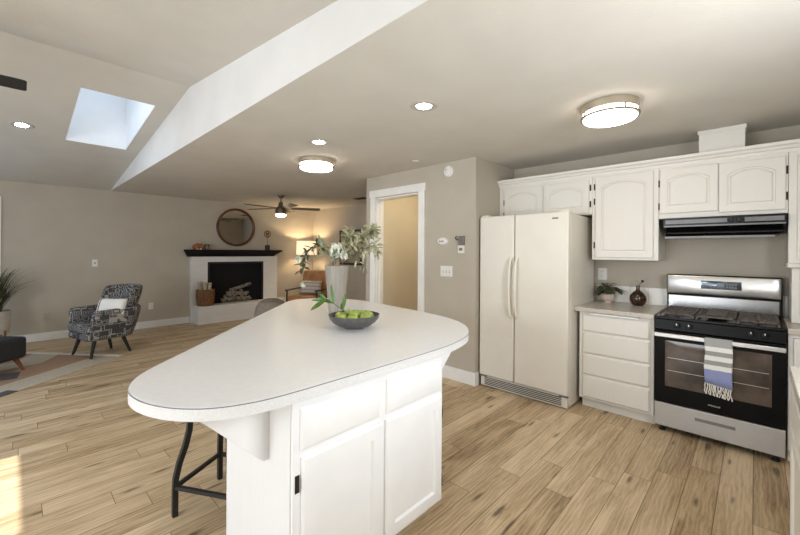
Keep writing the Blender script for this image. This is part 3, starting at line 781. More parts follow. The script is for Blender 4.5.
# oven door
od = MB().box(RX0 + 0.002, RX1 - 0.002, RYF - 0.015, RYF + 0.032, 0.243, 0.812).build('oven_door', DULLBLACK, t, bevel=0.006)
m = MB(); panel(m, FRONT(RYF - 0.015), -0.515, 0.085, 0.375, 0.735, -0.0005, [(0, 0.001, 0), (0.004, 0.0016, 0)]); ow = m.build('oven_window', OVENGLASS, od)
m = MB()
for z in (0.50, 0.60): m.box(-0.50, 0.07, RYF - 0.0172, RYF - 0.0162, z, z + 0.003)
m.build('rack_lines', STEEL, ow)
m = MB().box(RX0 + 0.004, RX1 - 0.004, RYF - 0.062, RYF - 0.046, 0.766, 0.800)
for a in (RX0 + 0.02, RX1 - 0.05): m.box(a, a + 0.03, RYF - 0.05, RYF - 0.012, 0.772, 0.794)
m.build('door_handle', STEEL, od, bevel=0.005)
cu = bpy.data.curves.new('lettering', 'FONT'); cu.body = 'Whirlpool'; cu.size = 0.0165; cu.align_x = 'CENTER'; cu.extrude = 0.0006
tmp = bpy.data.objects.new('lettering', cu); C.objects.link(tmp)
dg = bpy.context.evaluated_depsgraph_get()
me = bpy.data.meshes.new_from_object(tmp.evaluated_get(dg)); me.name = 'lettering'
bpy.data.objects.remove(tmp)
me.transform(Matrix.Translation((RC, RYF - 0.0165, 0.292)) @ Matrix.Rotation(PI / 2, 4, 'X'))
me.transform(Matrix.Translation(-Vector(t.location)))
me.materials.clear(); me.materials.append(mat('letter_silver', (0.7, 0.68, 0.65), 0.4, metal=0.3))
lo = bpy.data.objects.new('lettering', me); C.objects.link(lo); lo.parent = od
# warming drawer
wd = MB().box(RX0 + 0.003, RX1 - 0.003, RYF - 0.012, RYF + 0.03, 0.05, 0.236).build('storage_drawer', STEEL2, t, bevel=0.005)
m = MB(); panel(m, FRONT(RYF - 0.012), RC - 0.112, RC + 0.118, 0.155, 0.178, -0.0005, [(0, 0.002, 0), (0.006, 0.0035, 0)]); m.build('recessed_pull', GREYP, wd)
for a in (RX0 + 0.05, RX1 - 0.05):
    MB().lathe([(0.022, 0), (0.022, 0.012), (0.012, 0.014), (0.012, 0.052)], (a, RYF + 0.04, 0), 14).build('foot', BLACKM, t)
for a in (RX0 + 0.05, RX1 - 0.05):
    MB().lathe([(0.022, 0), (0.022, 0.012), (0.012, 0.014), (0.012, 0.052)], (a, YB - 0.08, 0), 14).build('foot', BLACKM, t)
# towel over the oven handle
TX0, TX1 = -0.268, -0.114
t = thing('dish_towel', 'striped grey, white and blue fringed towel over oven door handle', 'towel', (-0.2, RYF - 0.056, 0.44))
hy0, hy1, ht = RYF - 0.066, RYF - 0.042, 0.8025
path = [(hy1 + 0.002, 0.56), (hy1 + 0.003, 0.68), (hy1 + 0.001, 0.795), (hy1 - 0.006, ht + 0.003), (hy0 + 0.004, ht + 0.003), (hy0 - 0.003, 0.795), (hy0 - 0.006, 0.70), (hy0 - 0.005, 0.60), (hy0 - 0.006, 0.52), (hy0 - 0.004, 0.475)]
m = MB(); lps = []
NX = 18
for y, z in path:
    front = y <= hy0 + 0.001
    row = []
    for k in range(NX + 1):
        q = k / NX
        xx = TX0 + (TX1 - TX0) * q
        fold = -0.005 * (0.5 + 0.5 * math.sin(q * 14 + z * 5)) * min(1, max(0, (0.80 - z) * 6)) if front else 0.0
        row.append((xx + (0.004 * math.sin(z * 30) if front else 0), y + fold, z - (0.02 * q if (front and z < 0.55) else 0)))
    lps.append(row)
m.loops(lps, cap0=False, cap1=False, closed=False)
_b = stripes_material('towel_stripes', 'Z', [(0.0, (0.27, 0.30, 0.50)), (0.355 / 1, (0.80, 0.78, 0.73)), (0.445, (0.33, 0.33, 0.31)), (0.53, (0.80, 0.78, 0.73)), (0.62, (0.33, 0.33, 0.31)),
                      (0.705, (0.80, 0.78, 0.73)), (0.79, (0.36, 0.36, 0.34)), (0.93, (0.36, 0.36, 0.34))], scale=2.6)
cl = m.build('cloth', _b, t, smooth=60)
so = cl.modifiers.new('thickness', 'SOLIDIFY'); so.thickness = 0.003
m = MB(); rnd = random.Random(4)
for k in range(15):
    xx = TX0 + 0.006 + (TX1 - TX0 - 0.012) * k / 14
    zt = 0.477 - 0.02 * k / 14
    pts = [(xx, hy0 - 0.007, zt)]
    for i in range(1, 5):
        pts.append((xx + rnd.uniform(-0.006, 0.006), hy0 - 0.008 + rnd.uniform(-0.004, 0.002), zt - 0.02 * i))
    m.tube(pts, 0.0034, 6)
m.build('fringe', CREAMF, t)

# ---- right hand cabinets
t = thing('base_cabinet', 'cream corner base cabinet at right edge beside the range', 'cabinet', (0.48, YB, 0))
MB().box(0.163, XR - 0.003, YBF + 0.018, YB - 0.002, 0.09, 0.884).build('carcass', CAB, t, bevel=0.002)
MB().box(0.166, XR - 0.003, YBF + 0.075, YB - 0.01, 0, 0.092).build('toe_kick', CAB, t)
m = MB(); panel(m, FRONT(YBF), 0.188, 0.76, 0.12, 0.86, 0.017, SHAKER); m.build('door', CAB, t)
t = counter('countertop', 'beige laminate corner countertop at right edge beside the range', 0.160, XR - 0.003, YBF - 0.022, YB - 0.002)
XF = 0.110
t = thing('base_cabinet', 'run of cream cabinet doors along the right edge, seen edge on', 'cabinet', (0.48, 0.6, 0))
RYE = 2.40
MB().box(XF + 0.022, XR - 0.003, -1.4, RYE, 0.09, 0.884).build('carcass', CAB, t, bevel=0.002)
MB().box(XF + 0.10, XR - 0.003, -1.38, RYE - 0.02, 0, 0.092).build('toe_kick', CAB, t)
for k in range(6):
    a = RYE - 0.02 - 0.6 * (k + 1); b2 = RYE - 0.04 - 0.6 * k
    m = MB(); panel(m, WEST(XF + 0.004), a, b2, 0.11, 0.68, 0.017, SHAKER); d = m.build('door', CAB, t)
    m = MB(); panel(m, WEST(XF + 0.004), a, b2, 0.70, 0.862, 0.017, SLAB); m.build('drawer', CAB, t)
counter('countertop', 'beige laminate countertop along the right edge nearest the camera', XF, XR - 0.003, -1.42, RYE + 0.02)

# ---- plant and bottle on the left counter
px, py = -1.072, 4.15
t = thing('potted_plant', 'small leafy plant in cream footed pot on the left counter', 'plant', (px, py, 0.925))
MB().lathe([(0.038, 0.0), (0.034, 0.010), (0.036, 0.016), (0.056, 0.035), (0.062, 0.06), (0.062, 0.088), (0.056, 0.088), (0.052, 0.07)], (px, py, 0.9255), 24).build('pot', mat('blush_ceramic', (0.66, 0.55, 0.45), 0.6, var=0.05), t)
MB().lathe([(0.054, 0.072), (0.03, 0.078), (0.003, 0.080)], (px, py, 0.9255), 16).build('soil', mat('soil', (0.04, 0.03, 0.02), 0.9, var=0.3, vscale=60), t)
m = MB(); rnd = random.Random(7); m2 = MB()
for k in range(62):
    a = rnd.uniform(0, 2 * PI); r = rnd.uniform(0.03, 0.115); z = 0.925 + 0.10 + (0.135 - r) * rnd.uniform(0.3, 1.0)
    p = (max(px - 0.06, px + r * math.cos(a)), py + min(0.10, r * math.sin(a)), z)
    m.leaf(p, (max(-0.2, math.cos(a)), math.sin(a) - 0.2, rnd.uniform(-0.7, 0.4)), rnd.uniform(0.045, 0.065), rnd.uniform(0.035, 0.05), curl=0.35)
    m2.tube([(px, py, 1.0), ((px + p[0]) / 2, (py + p[1]) / 2, z + 0.01), p], 0.0015, 5)
m.build('leaves', LEAFD, t); m2.build('stems', STEM, t)
bx, by = -0.808, 4.13
t = thing('bottle', 'round dark brown glass bottle with slim neck beside the potted plant', 'bottle', (bx, by, 0.925))
MB().lathe([(0.040, 0.0), (0.052, 0.010), (0.068, 0.04), (0.072, 0.066), (0.066, 0.094), (0.046, 0.122), (0.023, 0.140), (0.016, 0.152), (0.015, 0.178), (0.019, 0.180), (0.019, 0.190)], (bx, by, 0.9255), 32).build('body', mat('brown_glass', (0.045, 0.018, 0.008), 0.06, var=0.2, vscale=20, coat=0.5), t)
MB().lathe([(0.010, 0.188), (0.010, 0.204), (0.006, 0.21), (0.005, 0.235), (0.007, 0.24)], (bx, by, 0.9255), 14).build('spout', mat('stone_grey', (0.3, 0.27, 0.22), 0.5), t)
m = MB().tube([(bx, by, 0.925 + 0.198), (bx + 0.025, by, 0.925 + 0.214), (bx + 0.033, by, 0.925 + 0.226)], 0.003, 6).ball((bx + 0.036, by, 0.925 + 0.234), 0.012, 0.01, 0.012)
m.build('stopper', BLACKM, t)

# ------------------------------------------------------------------ island
IX, IX0 = -1.21, -1.812       # front face plane, back
IY0, IY1 = 0.713, 1.612
t = thing('kitchen_island', 'white island base cabinet with two doors and two drawers', 'kitchen island', (-1.5, 1.16, 0))
MB().box(IX0, IX - 0.022, IY0, IY1, 0.10, 0.882).build('carcass', ISL, t, bevel=0.002)
MB().box(IX0 + 0.01, IX - 0.09, IY0 + 0.004, IY1 - 0.03, 0, 0.102).build('toe_kick', ISL, t)
MB().box(IX - 0.024, IX - 0.014, IY0 - 0.0, IY1, 0.10, 0.882).build('face_frame', ISL, t, bevel=0.001)
MB().box(IX0, IX - 0.025, IY0 - 0.006, IY0, 0.0, 0.882).build('end_panel', mat('island_white_shaded', (0.80, 0.79, 0.775), 0.45, var=0.008, vscale=8, stretch=(12, 12, 0.6)), t)  # island white made darker for the shade on this end, faintly streaked
for a, b in ((0.742, 1.150), (1.188, 1.600)):
    m = MB(); panel(m, EAST(IX), a, b, 0.680, 0.840, 0.014, [(0, -0.010, 0), (0.018, 0, 0)]); m.build('drawer', ISL, t)
DSK = [(0, -0.006, 0), (0.010, 0, 0), (0.060, 0, 0), (0.068, -0.012, 0)]
for a, b, hs in ((0.746, 1.163, 0.732), (1.180, 1.602, 1.606)):
    m = MB(); panel(m, EAST(IX), a, b, 0.095, 0.656, 0.014, DSK); d = m.build('door', ISL, t)
    for z in ((0.56, 0.19)): hinge(d, EAST(IX - 0.014), hs, z, 0.065, 0.018)
xb = -1.392
m = MB(); m.loops([[(x, y, z) for y, z in ((IY0 - 0.006, 0.878), (IY0 - 0.006, 0.598), (0.682, 0.598), (0.405, 0.878))] for x in (xb - 0.02, xb)])
m.build('support_bracket', ISL, t, bevel=0.002)
m = MB(); m.loops([[(x, y, z) for y, z in ((IY1, 0.878), (IY1, 0.70), (IY1 + 0.03, 0.70), (IY1 + 0.22, 0.878))] for x in (IX - 0.10, IX - 0.08)])
m.build('support_bracket', ISL, t, bevel=0.002)
# worktop
keys = [(-1.183, .66), (-1.178, 1.0), (-1.178, 1.40), (-1.192, 1.66), (-1.24, 1.865), (-1.31, 2.0), (-1.40, 2.11), (-1.535, 2.215), (-1.72, 2.295), (-1.97, 2.35), (-2.3, 2.395), (-2.60, 2.435), (-2.84, 2.455), (-3.03, 2.425), (-3.22, 2.32), (-3.36, 2.18), (-3.395, 2.03), (-3.34, 1.89),
        (-3.165, 1.712), (-2.90, 1.447), (-2.634, 1.185), (-2.38, .93), (-2.121, .68), (-1.90, .46), (-1.78, .355), (-1.68, .302), (-1.585, .282), (-1.48, .292), (-1.385, .325), (-1.31, .372), (-1.25, .435), (-1.207, .525)]
def catmull(ks, n=4):
    out = []; N_ = len(ks)
    for i in range(N_):
        p0, p1, p2, p3 = (Vector(ks[(i + j - 1) % N_]) for j in range(4))
        for k in range(n):
            s = k / n
            q = 0.5 * ((2 * p1) + (-p0 + p2) * s + (2 * p0 - 5 * p1 + 4 * p2 - p3) * s * s + (-p0 + 3 * p1 - 3 * p2 + p3) * s ** 3)
            out.append((q.x, q.y))
    return out
outline = catmull(keys)
def inset(poly, d):
    n = len(poly); out = []
    for i in range(n):
        a = Vector(poly[i - 1]); b = Vector(poly[i]); c = Vector(poly[(i + 1) % n])
        tt = (c - a).normalized(); nn = Vector((-tt.y, tt.x))
        out.append(tuple(b + nn * d))
    return out
t = thing('island_countertop', 'large white laminate island worktop with rounded triangular outline', 'countertop', (-2.0, 1.4, 0.885))
o1 = inset(outline, 0.002)
MB().loops([[(x, y, 0.885) for x, y in o1], [(x, y, 0.9275) for x, y in o1]]).build('laminate_surface', ISLTOP, t, smooth=20)
MB().loops([[(x, y, 0.883) for x, y in inset(outline, 0.012)], [(x, y, 0.883) for x, y in outline], [(x, y, 0.9235) for x, y in outline], [(x, y, 0.9235) for x, y in inset(outline, 0.012)]]).build('edge_band', EDGE, t, smooth=20)
m = MB(); lp = inset(outline, -0.0008)
m.loops([[(x, y, 0.9222) for x, y in lp], [(x, y, 0.9256) for x, y in lp]], cap0=False, cap1=False)
m.build('edge_seam', SEAM, t, smooth=20)

# stool under the overhang
A = Vector((-2.242, .606)); Bq = Vector((-2.412, .90)); Dv = Vector((-1.945, .778))
ctr = (Bq + Dv) / 2; E2 = Bq + Dv - A
t = thing('bar_stool', 'black metal stool with curved legs tucked under the island tip', 'stool', (ctr.x, ctr.y, 0))
corners = [A, Bq, E2, Dv]
def inward(p, k): return p + (ctr - p) * k
for p in corners:
    ks = [(0, 0.0), (0, 0.14), (0.01, 0.20), (0.08, 0.28), (0.20, 0.37), (0.27, 0.45), (0.29, 0.53), (0.27, 0.62)]
    MB().tube([(*inward(p, k), z) for k, z in ks], 0.0185, square=True).build('leg', BLACKM, t, smooth=20)
for i in range(4):
    a, b = corners[i], corners[(i + 1) % 4]
    MB().tube([(a.x, a.y, 0.155), (b.x, b.y, 0.155)], 0.0135, square=True).build('footrest_bar', BLACKM, t, smooth=20)
cx = [inward(p, 0.12) for p in corners]
MB().prism([(p.x, p.y) for p in cx], 0.62, 0.655).build('seat', DARKWOOD, t, bevel=0.012)

# bowl with fruit
bx, by, bz = -1.880, 1.535, 0.9277
t = thing('fruit_bowl', 'dark grey footed bowl holding green fruit on the island', 'bowl', (bx, by, bz))
MB().lathe([(0.062, 0.0), (0.062, 0.006), (0.07, 0.010), (0.105, 0.020), (0.138, 0.042), (0.157, 0.066), (0.165, 0.090), (0.160, 0.091), (0.150, 0.066), (0.13, 0.044), (0.095, 0.028), (0.004, 0.024)], (bx, by, bz), 44).build('bowl', mat('charcoal_ceramic', (0.075, 0.073, 0.07), 0.45, color2=(0.12, 0.115, 0.11), vscale=25), t)
rnd = random.Random(11)
spots = [(-0.075, -0.055), (0.0, -0.085), (0.075, -0.05), (0.088, 0.03), (0.035, 0.085), (-0.045, 0.08), (-0.092, 0.018), (0.002, -0.002)]
labs = ['green round fruit at the left front of the dark bowl', 'green round fruit at the nearest rim of the dark bowl', 'green round fruit at the right front of the dark bowl', 'green round fruit at the far right of the dark bowl',
        'green round fruit at the back right of the dark bowl', 'green round fruit at the back left of the dark bowl', 'green round fruit at the far left of the dark bowl', 'green round fruit topmost in the centre of the dark bowl']
vx, vy = 0.723, 0.69
fproto = None
for (a, b), lab in zip(spots, labs):
    wx, wy = bx + a * vx - b * 0.69, by + a * vy + b * 0.723
    zc = bz + (0.069 if math.hypot(a, b) > 0.03 else 0.084)
    if fproto is None:
        fproto = thing('green_fruit', lab, 'fruit', (wx, wy, zc), 0, 'green fruit in the bowl')
        MB().ball((0, 0, 0), 0.0385, 0.0385, 0.035, seg=20, rings=12, dent=0.25).build('flesh', FRUIT, fproto, local=True)
        MB().tube([(0, 0, 0.022), (0.001, 0.001, 0.03), (0.004, 0.002, 0.037)], 0.0018, 6).build('stalk', STEM, fproto, local=True)
        q = fproto
    else:
        q = copy_tree(fproto); q['label'] = lab
        q.location = (wx, wy, zc)
    q.rotation_euler = (rnd.uniform(-0.7, 0.7), rnd.uniform(-0.7, 0.7), rnd.uniform(0, 6))

# vase
vx0, vy0 = -2.37, 1.755
o = MB().lathe([(0.054, 0.0), (0.060, 0.006), (0.072, 0.17), (0.092, 0.378), (0.094, 0.386), (0.088, 0.386), (0.066, 0.17), (0.052, 0.03), (0.003, 0.028)], (vx0, vy0, bz), 44).build(
    'vase', mat('taupe_glaze', (0.37, 0.335, 0.29), 0.2, color2=(0.30, 0.27, 0.235), vscale=3, stretch=(20, 20, 0.5)), loc=(vx0, vy0, bz))
tag(o, 'tall tapered pale taupe vase of branches on the island', 'vase')
Rv = Vector((0.7219, 0.692, 0)); Fv = Vector((-0.692, 0.7219, 0))
VT = Vector((vx0, vy0, bz + 0.386))
def branch(name, label, cat, pts, leafn, ll, lw, lm, seed, flowers=(), along=(0.3, 1.0), fsize=0.012, spread=1.0, group=None, droop=0.0):
    """pts in (right, up, depth) metres from the vase mouth as the camera sees it"""
    P = [VT + Rv * a + Vector((0, 0, b)) + Fv * c for a, b, c in pts]
    base = Vector((vx0, vy0, bz + 0.06)) + (P[0] - VT) * -0.4
    base.z = bz + 0.06
    t = thing(name, label, cat, base, 0, group)
    full = [base] + P
    sm = []
    for i in range(len(full) - 1):
        for k in range(4):
            p0 = full[max(i - 1, 0)]; p1 = full[i]; p2 = full[i + 1]; p3 = full[min(i + 2, len(full) - 1)]
            s = k / 4
            sm.append(0.5 * ((2 * p1) + (p2 - p0) * s + (2 * p0 - 5 * p1 + 4 * p2 - p3) * s * s + (3 * p1 - p0 - 3 * p2 + p3) * s ** 3))
    sm.append(full[-1])
    st = MB().tube(sm, 0.0028, 6, r1=0.001)
    rnd = random.Random(seed); lv = MB()
    n0 = 5
    for k in range(leafn):
        q = along[0] + (along[1] - along[0]) * (k + rnd.random()) / leafn
        i = min(len(sm) - 2, max(n0, int(n0 + q * (len(sm) - 1 - n0))))
        p = sm[i].lerp(sm[i + 1], rnd.random())
        tg = (sm[i + 1] - sm[i]).normalized()
        off = Vector((rnd.uniform(-1, 1), rnd.uniform(-1, 1), rnd.uniform(-1, 1))).normalized() * spread
        d = (tg * 0.5 + off).normalized()
        d.z -= droop
        pet = p + d * rnd.uniform(0.0, 0.03) * spread
        if (pet - p).length > 0.004: st.tube([p, pet], 0.001, 5)
        lv.leaf(pet, d, ll * rnd.uniform(0.7, 1.2), lw * rnd.uniform(0.8, 1.2), curl=rnd.uniform(-0.1, 0.35), up=(rnd.uniform(-1, 1), rnd.uniform(-1, 1), 1))
    st.build('stem', STEM, t)
    if leafn: lv.build('leaves', lm, t)
    if flowers:
        fl = MB()
        for a, b, c, n, r in flowers:
            cc = VT + Rv * a + Vector((0, 0, b)) + Fv * c
            for k in range(n):
                d = Vector((rnd.uniform(-1, 1), rnd.uniform(-1, 1), rnd.uniform(-0.8, 1))).normalized()
                p = cc + d * r * rnd.uniform(0.4, 1.0)
                for j in range(4):
                    e = d.cross(Vector((math.cos(j * PI / 2 + k), math.sin(j * PI / 2 + k), 0.3))).normalized()
                    fl.leaf(p, (e + d * 0.4), fsize, fsize * 0.9, curl=0.2, up=tuple(d), n=3)
        fl.build('blossoms', PETAL, t)
    return t
k = 2.9 / 370.7
def I(px, py, c=0.0): return ((px - 335) * k, (265 - py) * k, c)
branch('eucalyptus_branch', 'dark leaved sprig arching left from vase with white blossom at its tip', 'branch', [I(331, 262), I(325, 251), I(316, 246, -.02), I(306, 252, -.03), I(301, 262, -.03), I(301, 276, -.03)], 52, 0.055, 0.022, LEAFD, 3,
       flowers=[(*I(298, 259, -.04), 7, 0.022), (*I(303, 283, -.04), 4, 0.016)], along=(0.25, 1.0), fsize=0.026)
branch('flowering_branch', 'short stem with round white flower cluster just above the vase rim', 'branch', [I(334, 263), I(333, 257), I(334, 250, -.05)], 10, 0.05, 0.026, LEAFS, 5,
       flowers=[(*I(335, 250, -.06), 26, 0.058), (*I(343, 255, -.05), 10, 0.03)], along=(0.3, 0.95), fsize=0.024)
branch('eucalyptus_branch', 'tall sage branch rising highest on the right above the vase', 'branch', [I(338, 263), I(347, 252), I(357, 240, .02), I(366, 233, .03), I(373, 228, .03)], 95, 0.06, 0.026, LEAFP, 8, along=(0.25, 1.0), spread=1.0)
branch('eucalyptus_branch', 'thin branch reaching farthest right of vase with curling tip', 'branch', [I(340, 263), I(352, 256), I(364, 248, -.03), I(374, 245, -.03), (0.325, 0.10, -.03)], 60, 0.055, 0.02, LEAFP, 9, along=(0.3, 1.0))
branch('eucalyptus_branch', 'pale yellow green branch upright behind the white flower cluster', 'branch', [I(338, 263), I(342, 252), I(345, 242, .06), I(346, 232, .08)], 46, 0.06, 0.028, LEAFP, 12, along=(0.35, 1.0))
branch('eucalyptus_branch', 'wispy drooping branch low on the right side of the vase', 'branch', [I(341, 263), I(351, 259, -.05), I(361, 262, -.06), I(367, 272, -.06)], 16, 0.045, 0.016, LEAFP, 14, along=(0.3, 0.9), droop=0.2)
branch('eucalyptus_branch', 'sage sprig leaning left between white cluster and lamp shade', 'branch', [I(332, 263), I(328, 255, -.02), I(323, 248, -.02), I(319, 243, -.01)], 26, 0.05, 0.022, LEAFS, 15, along=(0.3, 1.0))

# green sprig leaning behind the bowl
def U(px, py, d):
    a = math.radians(0.353); dx, dy = px - 400, py - 267.5
    X = math.cos(a) * dx + math.sin(a) * dy; Y = -math.sin(a) * dx + math.cos(a) * dy + 267.5 - 251.439
    return Vector((0, 0, 1.427)) + (Fv + Rv * X / 370.734 - Vector((0, 0, 1)) * Y / 370.734) * d
sp = [U(346, 314, 2.56), U(343, 310, 2.58), U(334, 303.5, 2.60), U(326, 299.5, 2.60), U(321, 299, 2.60)]
t = thing('leafy_sprig', 'fresh green leafy sprig leaning between vase and fruit bowl', 'sprig', sp[0])
MB().tube(sp, 0.0035, 7, r1=0.002).build('stem', LEAFG, t)
m = MB()
for p, q, w in ((sp[3], U(310.5, 310, 2.56), 0.032), (sp[3], U(311, 300, 2.62), 0.022), (sp[3], U(319, 293.5, 2.62), 0.026), (sp[2], U(331, 284, 2.62), 0.026), (sp[1], U(345.5, 294, 2.6), 0.026), (sp[2], U(317, 297, 2.66), 0.026), (sp[1], U(341, 303, 2.6), 0.02)):
    d = q - p
    m.leaf(p, d, d.length, w, curl=0.06, up=tuple(-Fv + Vector((0, 0, 0.4))), n=7)
m.build('leaves', LEAFG, t)

# ------------------------------------------------------------------ family room : fireplace
FBX = -7.92
t = thing('fireplace', 'white painted brick fireplace with black mantel shelf and raised hearth', 'fireplace', (W, 3.27, 0))
y0, y1 = 2.40, 4.19
o0, o1, oz0, oz1 = 2.706, 3.847, 0.375, 1.18
MB().box(W + 0.001, FBX, y0, o0, 0, 1.30).box(W + 0.001, FBX, o1, y1, 0, 1.30).box(W + 0.001, FBX, o0, o1, oz1, 1.30).box(W + 0.001, FBX, o0, o1, 0, 0.30).build('surround', BRICK, t)
MB().box(FBX, -7.633, 2.44, 4.35, 0, 0.345).box(W + 0.016, FBX, y1, 4.35, 0, 0.345).build('hearth', BRICK, t, bevel=0.004)
prof = [(W + 0.001, 1.30), (FBX + 0.03, 1.30), (FBX + 0.05, 1.33), (-7.80, 1.38), (-7.75, 1.41), (-7.75, 1.44), (W + 0.001, 1.44)]
lps = []
MB().loops([[(x, ye + s * max(0, x - FBX - 0.03) * 0.95, z) for x, z in prof] for ye, s in ((2.345, -1), (4.10, 1))])   .build('mantel', mat('mantel_black', (0.010, 0.009, 0.009), 0.6, spec=0.2), t, bevel=0.004)
fb = MB()
fb.box(W + 0.001, W + 0.004, o0, o1, 0.30, oz1).box(W + 0.004, FBX - 0.01, o0, o0 + 0.006, 0.30, oz1).box(W + 0.004, FBX - 0.01, o1 - 0.006, o1, 0.30, oz1).box(W + 0.004, FBX - 0.01, o0, o1, oz1 - 0.006, oz1)
fbo = fb.build('firebox', mat('soot', (0.006, 0.006, 0.006), 0.9), t)
MB().box(FBX - 0.006, FBX + 0.008, o0 - 0.01, o0 + 0.025, 0.345, oz1 + 0.01).box(FBX - 0.006, FBX + 0.008, o1 - 0.025, o1 + 0.01, 0.345, oz1 + 0.01).box(FBX - 0.006, FBX + 0.008, o0 + 0.025, o1 - 0.025, oz1 - 0.03, oz1 + 0.01).build('frame', BLACKM, fbo)
t = thing('gas_logs', 'pale ash log stack inside the black fireplace opening', 'gas logs', (-7.97, 3.27, 0.30))
LOGM = mat('ash_log', (0.30, 0.26, 0.21), 0.9, color2=(0.10, 0.085, 0.07), vscale=18, bump=0.6, bscale=40)
for i, (a, b, z, tilt) in enumerate(((2.98, 3.58, 0.40, 0.0), (3.03, 3.55, 0.47, 0.05), (3.08, 3.45, 0.54, -0.06), (3.15, 3.60, 0.59, 0.12))):
    m = MB().tube([(-7.975, a, z), (-7.97, (a + b) / 2, z + 0.02 + tilt * 0.3), (-7.975, b, z + tilt)], 0.035, 10)
    m.build('log', LOGM, t)
MB().box(-8.0, -7.94, 3.0, 3.56, 0.302, 0.37).build('grate', IRON, t)
m = MB(); rnd = random.Random(5)
for k in range(60):
    q = rnd.random(); yy = 3.0 + 0.58 * q
    m.ball((-7.935 + rnd.uniform(-0.03, 0.01), yy, 0.39 + rnd.random() * 0.24 * (1 - abs(2 * q - 1) ** 2)), rnd.uniform(0.015, 0.03), seg=7, rings=5)
cc = m.build('cinders', mat('pale_cinder', (0.42, 0.38, 0.31), 0.9, color2=(0.16, 0.14, 0.11), vscale=25), t); cc['kind'] = 'stuff'
# basket with firewood
bx, by, bz2 = -7.765, 2.605, 0.3455
WICK = mat('wicker', (0.30, 0.15, 0.06), 0.8, color2=(0.09, 0.04, 0.018), vscale=30, stretch=(1, 1, 4), bump=1.0, bscale=70)
t = thing('log_basket', 'brown wicker basket of firewood on the left end of the hearth', 'basket', (bx, by, bz2))
prof = []
for k in range(15):
    z = 0.31 * k / 14
    r = 0.152 + 0.022 * (z / 0.31) + (0.005 if k % 2 else 0)
    prof.append(((r + 0.012 * math.sin(PI * k / 14)) * 0.92, z))
MB().lathe(prof + [(0.135, 0.31), (0.115, 0.02), (0.003, 0.02)], (bx, by, bz2), 28).build('body', WICK, t)
m = MB()
m.lathe([(0.142, 0.30), (0.152, 0.31), (0.142, 0.322), (0.132, 0.31)], (bx, by, bz2), 28, cap0=False, cap1=False)
for s in (-1, 1): m.tube([(bx + 0.03, by + s * 0.145, bz2 + 0.29), (bx + 0.02, by + s * 0.17, bz2 + 0.31), (bx - 0.02, by + s * 0.17, bz2 + 0.31), (bx - 0.03, by + s * 0.145, bz2 + 0.29)], 0.008, 6)
m.build('rim', WICK, t)
for dx, dy, lean, top, r, lab in ((-0.03, -0.06, -0.03, 0.47, 0.032, 'leftmost birch log standing in the wicker basket'), (0.035, -0.02, 0.0, 0.46, 0.03, 'middle front birch log standing in the wicker basket'),
                               (-0.04, 0.02, 0.03, 0.43, 0.026, 'rear birch log in the wicker basket'), (0.03, 0.055, 0.02, 0.44, 0.033, 'rightmost birch log leaning out of the wicker basket')):
    p0 = (bx + dx, by + dy * 0.8, bz2 + 0.025); p1 = (bx + dx, by + dy + lean, bz2 + top)
    lg = thing('firewood_log', lab, 'log', p0, 0, 'birch logs in the basket')
    MB().tube([p0, tuple((Vector(p0) + Vector(p1)) / 2 + Vector((0.004, 0, 0))), p1], r, 12).build('bark', mat('birch_bark', (0.62, 0.54, 0.43), 0.8, color2=(0.30, 0.22, 0.15), vscale=9, stretch=(2, 2, 5)), lg)
    d = (Vector(p1) - Vector(p0)).normalized()
    MB().tube([p1, tuple(Vector(p1) + d * 0.003)], r * 0.82, 12).build('cut_end', mat('cut_wood', (0.70, 0.56, 0.38), 0.8), lg)
# mirror
my, mz, mr = 3.292, 1.918, 0.402
t = thing('round_mirror', 'round walnut framed mirror on the wall above the mantel', 'mirror', (W, my, mz))
RX90 = Matrix.Translation((W, my, mz)) @ Matrix.Rotation(PI / 2, 4, 'Y')
MB().lathe([(mr - 0.045, 0.002), (mr, 0.002), (mr, 0.045), (mr - 0.012, 0.05), (mr - 0.045, 0.03)], seg=56, cap0=False, cap1=False).xform(RX90).build('frame', mat('mahogany', (0.13, 0.035, 0.016), 0.35, color2=(0.07, 0.018, 0.01), vscale=5), t)
MB().lathe([(mr - 0.042, 0.004), (mr - 0.042, 0.02)], seg=56).xform(RX90).build('glass', MIRROR, t)
# mantel ornaments
t = thing('ceramic_cluster', 'orange brown rounded ornament on left end of the mantel', 'ornament', (-7.85, 2.50, 1.44))
ORN = mat('terracotta', (0.45, 0.15, 0.045), 0.35, color2=(0.25, 0.08, 0.03), vscale=14)
m = MB()
for dy, z, r in ((-0.055, 0.052, 0.05), (0.005, 0.062, 0.045), (0.06, 0.048, 0.046), (-0.02, 0.09, 0.035), (0.04, 0.088, 0.03)): m.ball((-7.85, 2.50 + dy, 1.441 + z), r * 0.9, r * 1.1, r, seg=14)
m.build('gourds', ORN, t)
MB().box(-7.88, -7.82, 2.455, 2.485, 1.4405, 1.465).box(-7.88, -7.82, 2.52, 2.55, 1.4405, 1.465).build('feet', CREAMF, t)
t = thing('votive_jar', 'small dark lidded jar beside the orange mantel ornament', 'jar', (-7.85, 2.662, 1.44))
MB().lathe([(0.036, 0), (0.04, 0.01), (0.04, 0.07), (0.034, 0.078)], (-7.85, 2.662, 1.4405), 20).build('jar', mat('smoky', (0.16, 0.13, 0.10), 0.25), t)
MB().lathe([(0.042, 0.078), (0.042, 0.092), (0.03, 0.1), (0.003, 0.101)], (-7.85, 2.662, 1.4405), 20).build('lid', BLACKM, t)
sy = 3.918
t = thing('ring_sculpture', 'bronze ring sculpture on black stand at right end of mantel', 'sculpture', (-7.85, sy, 1.44))
MB().lathe([(0.052, 0), (0.052, 0.105), (0.046, 0.11), (0.003, 0.11)], (-7.85, sy, 1.4405), 20).build('stand', BLACKM, t)
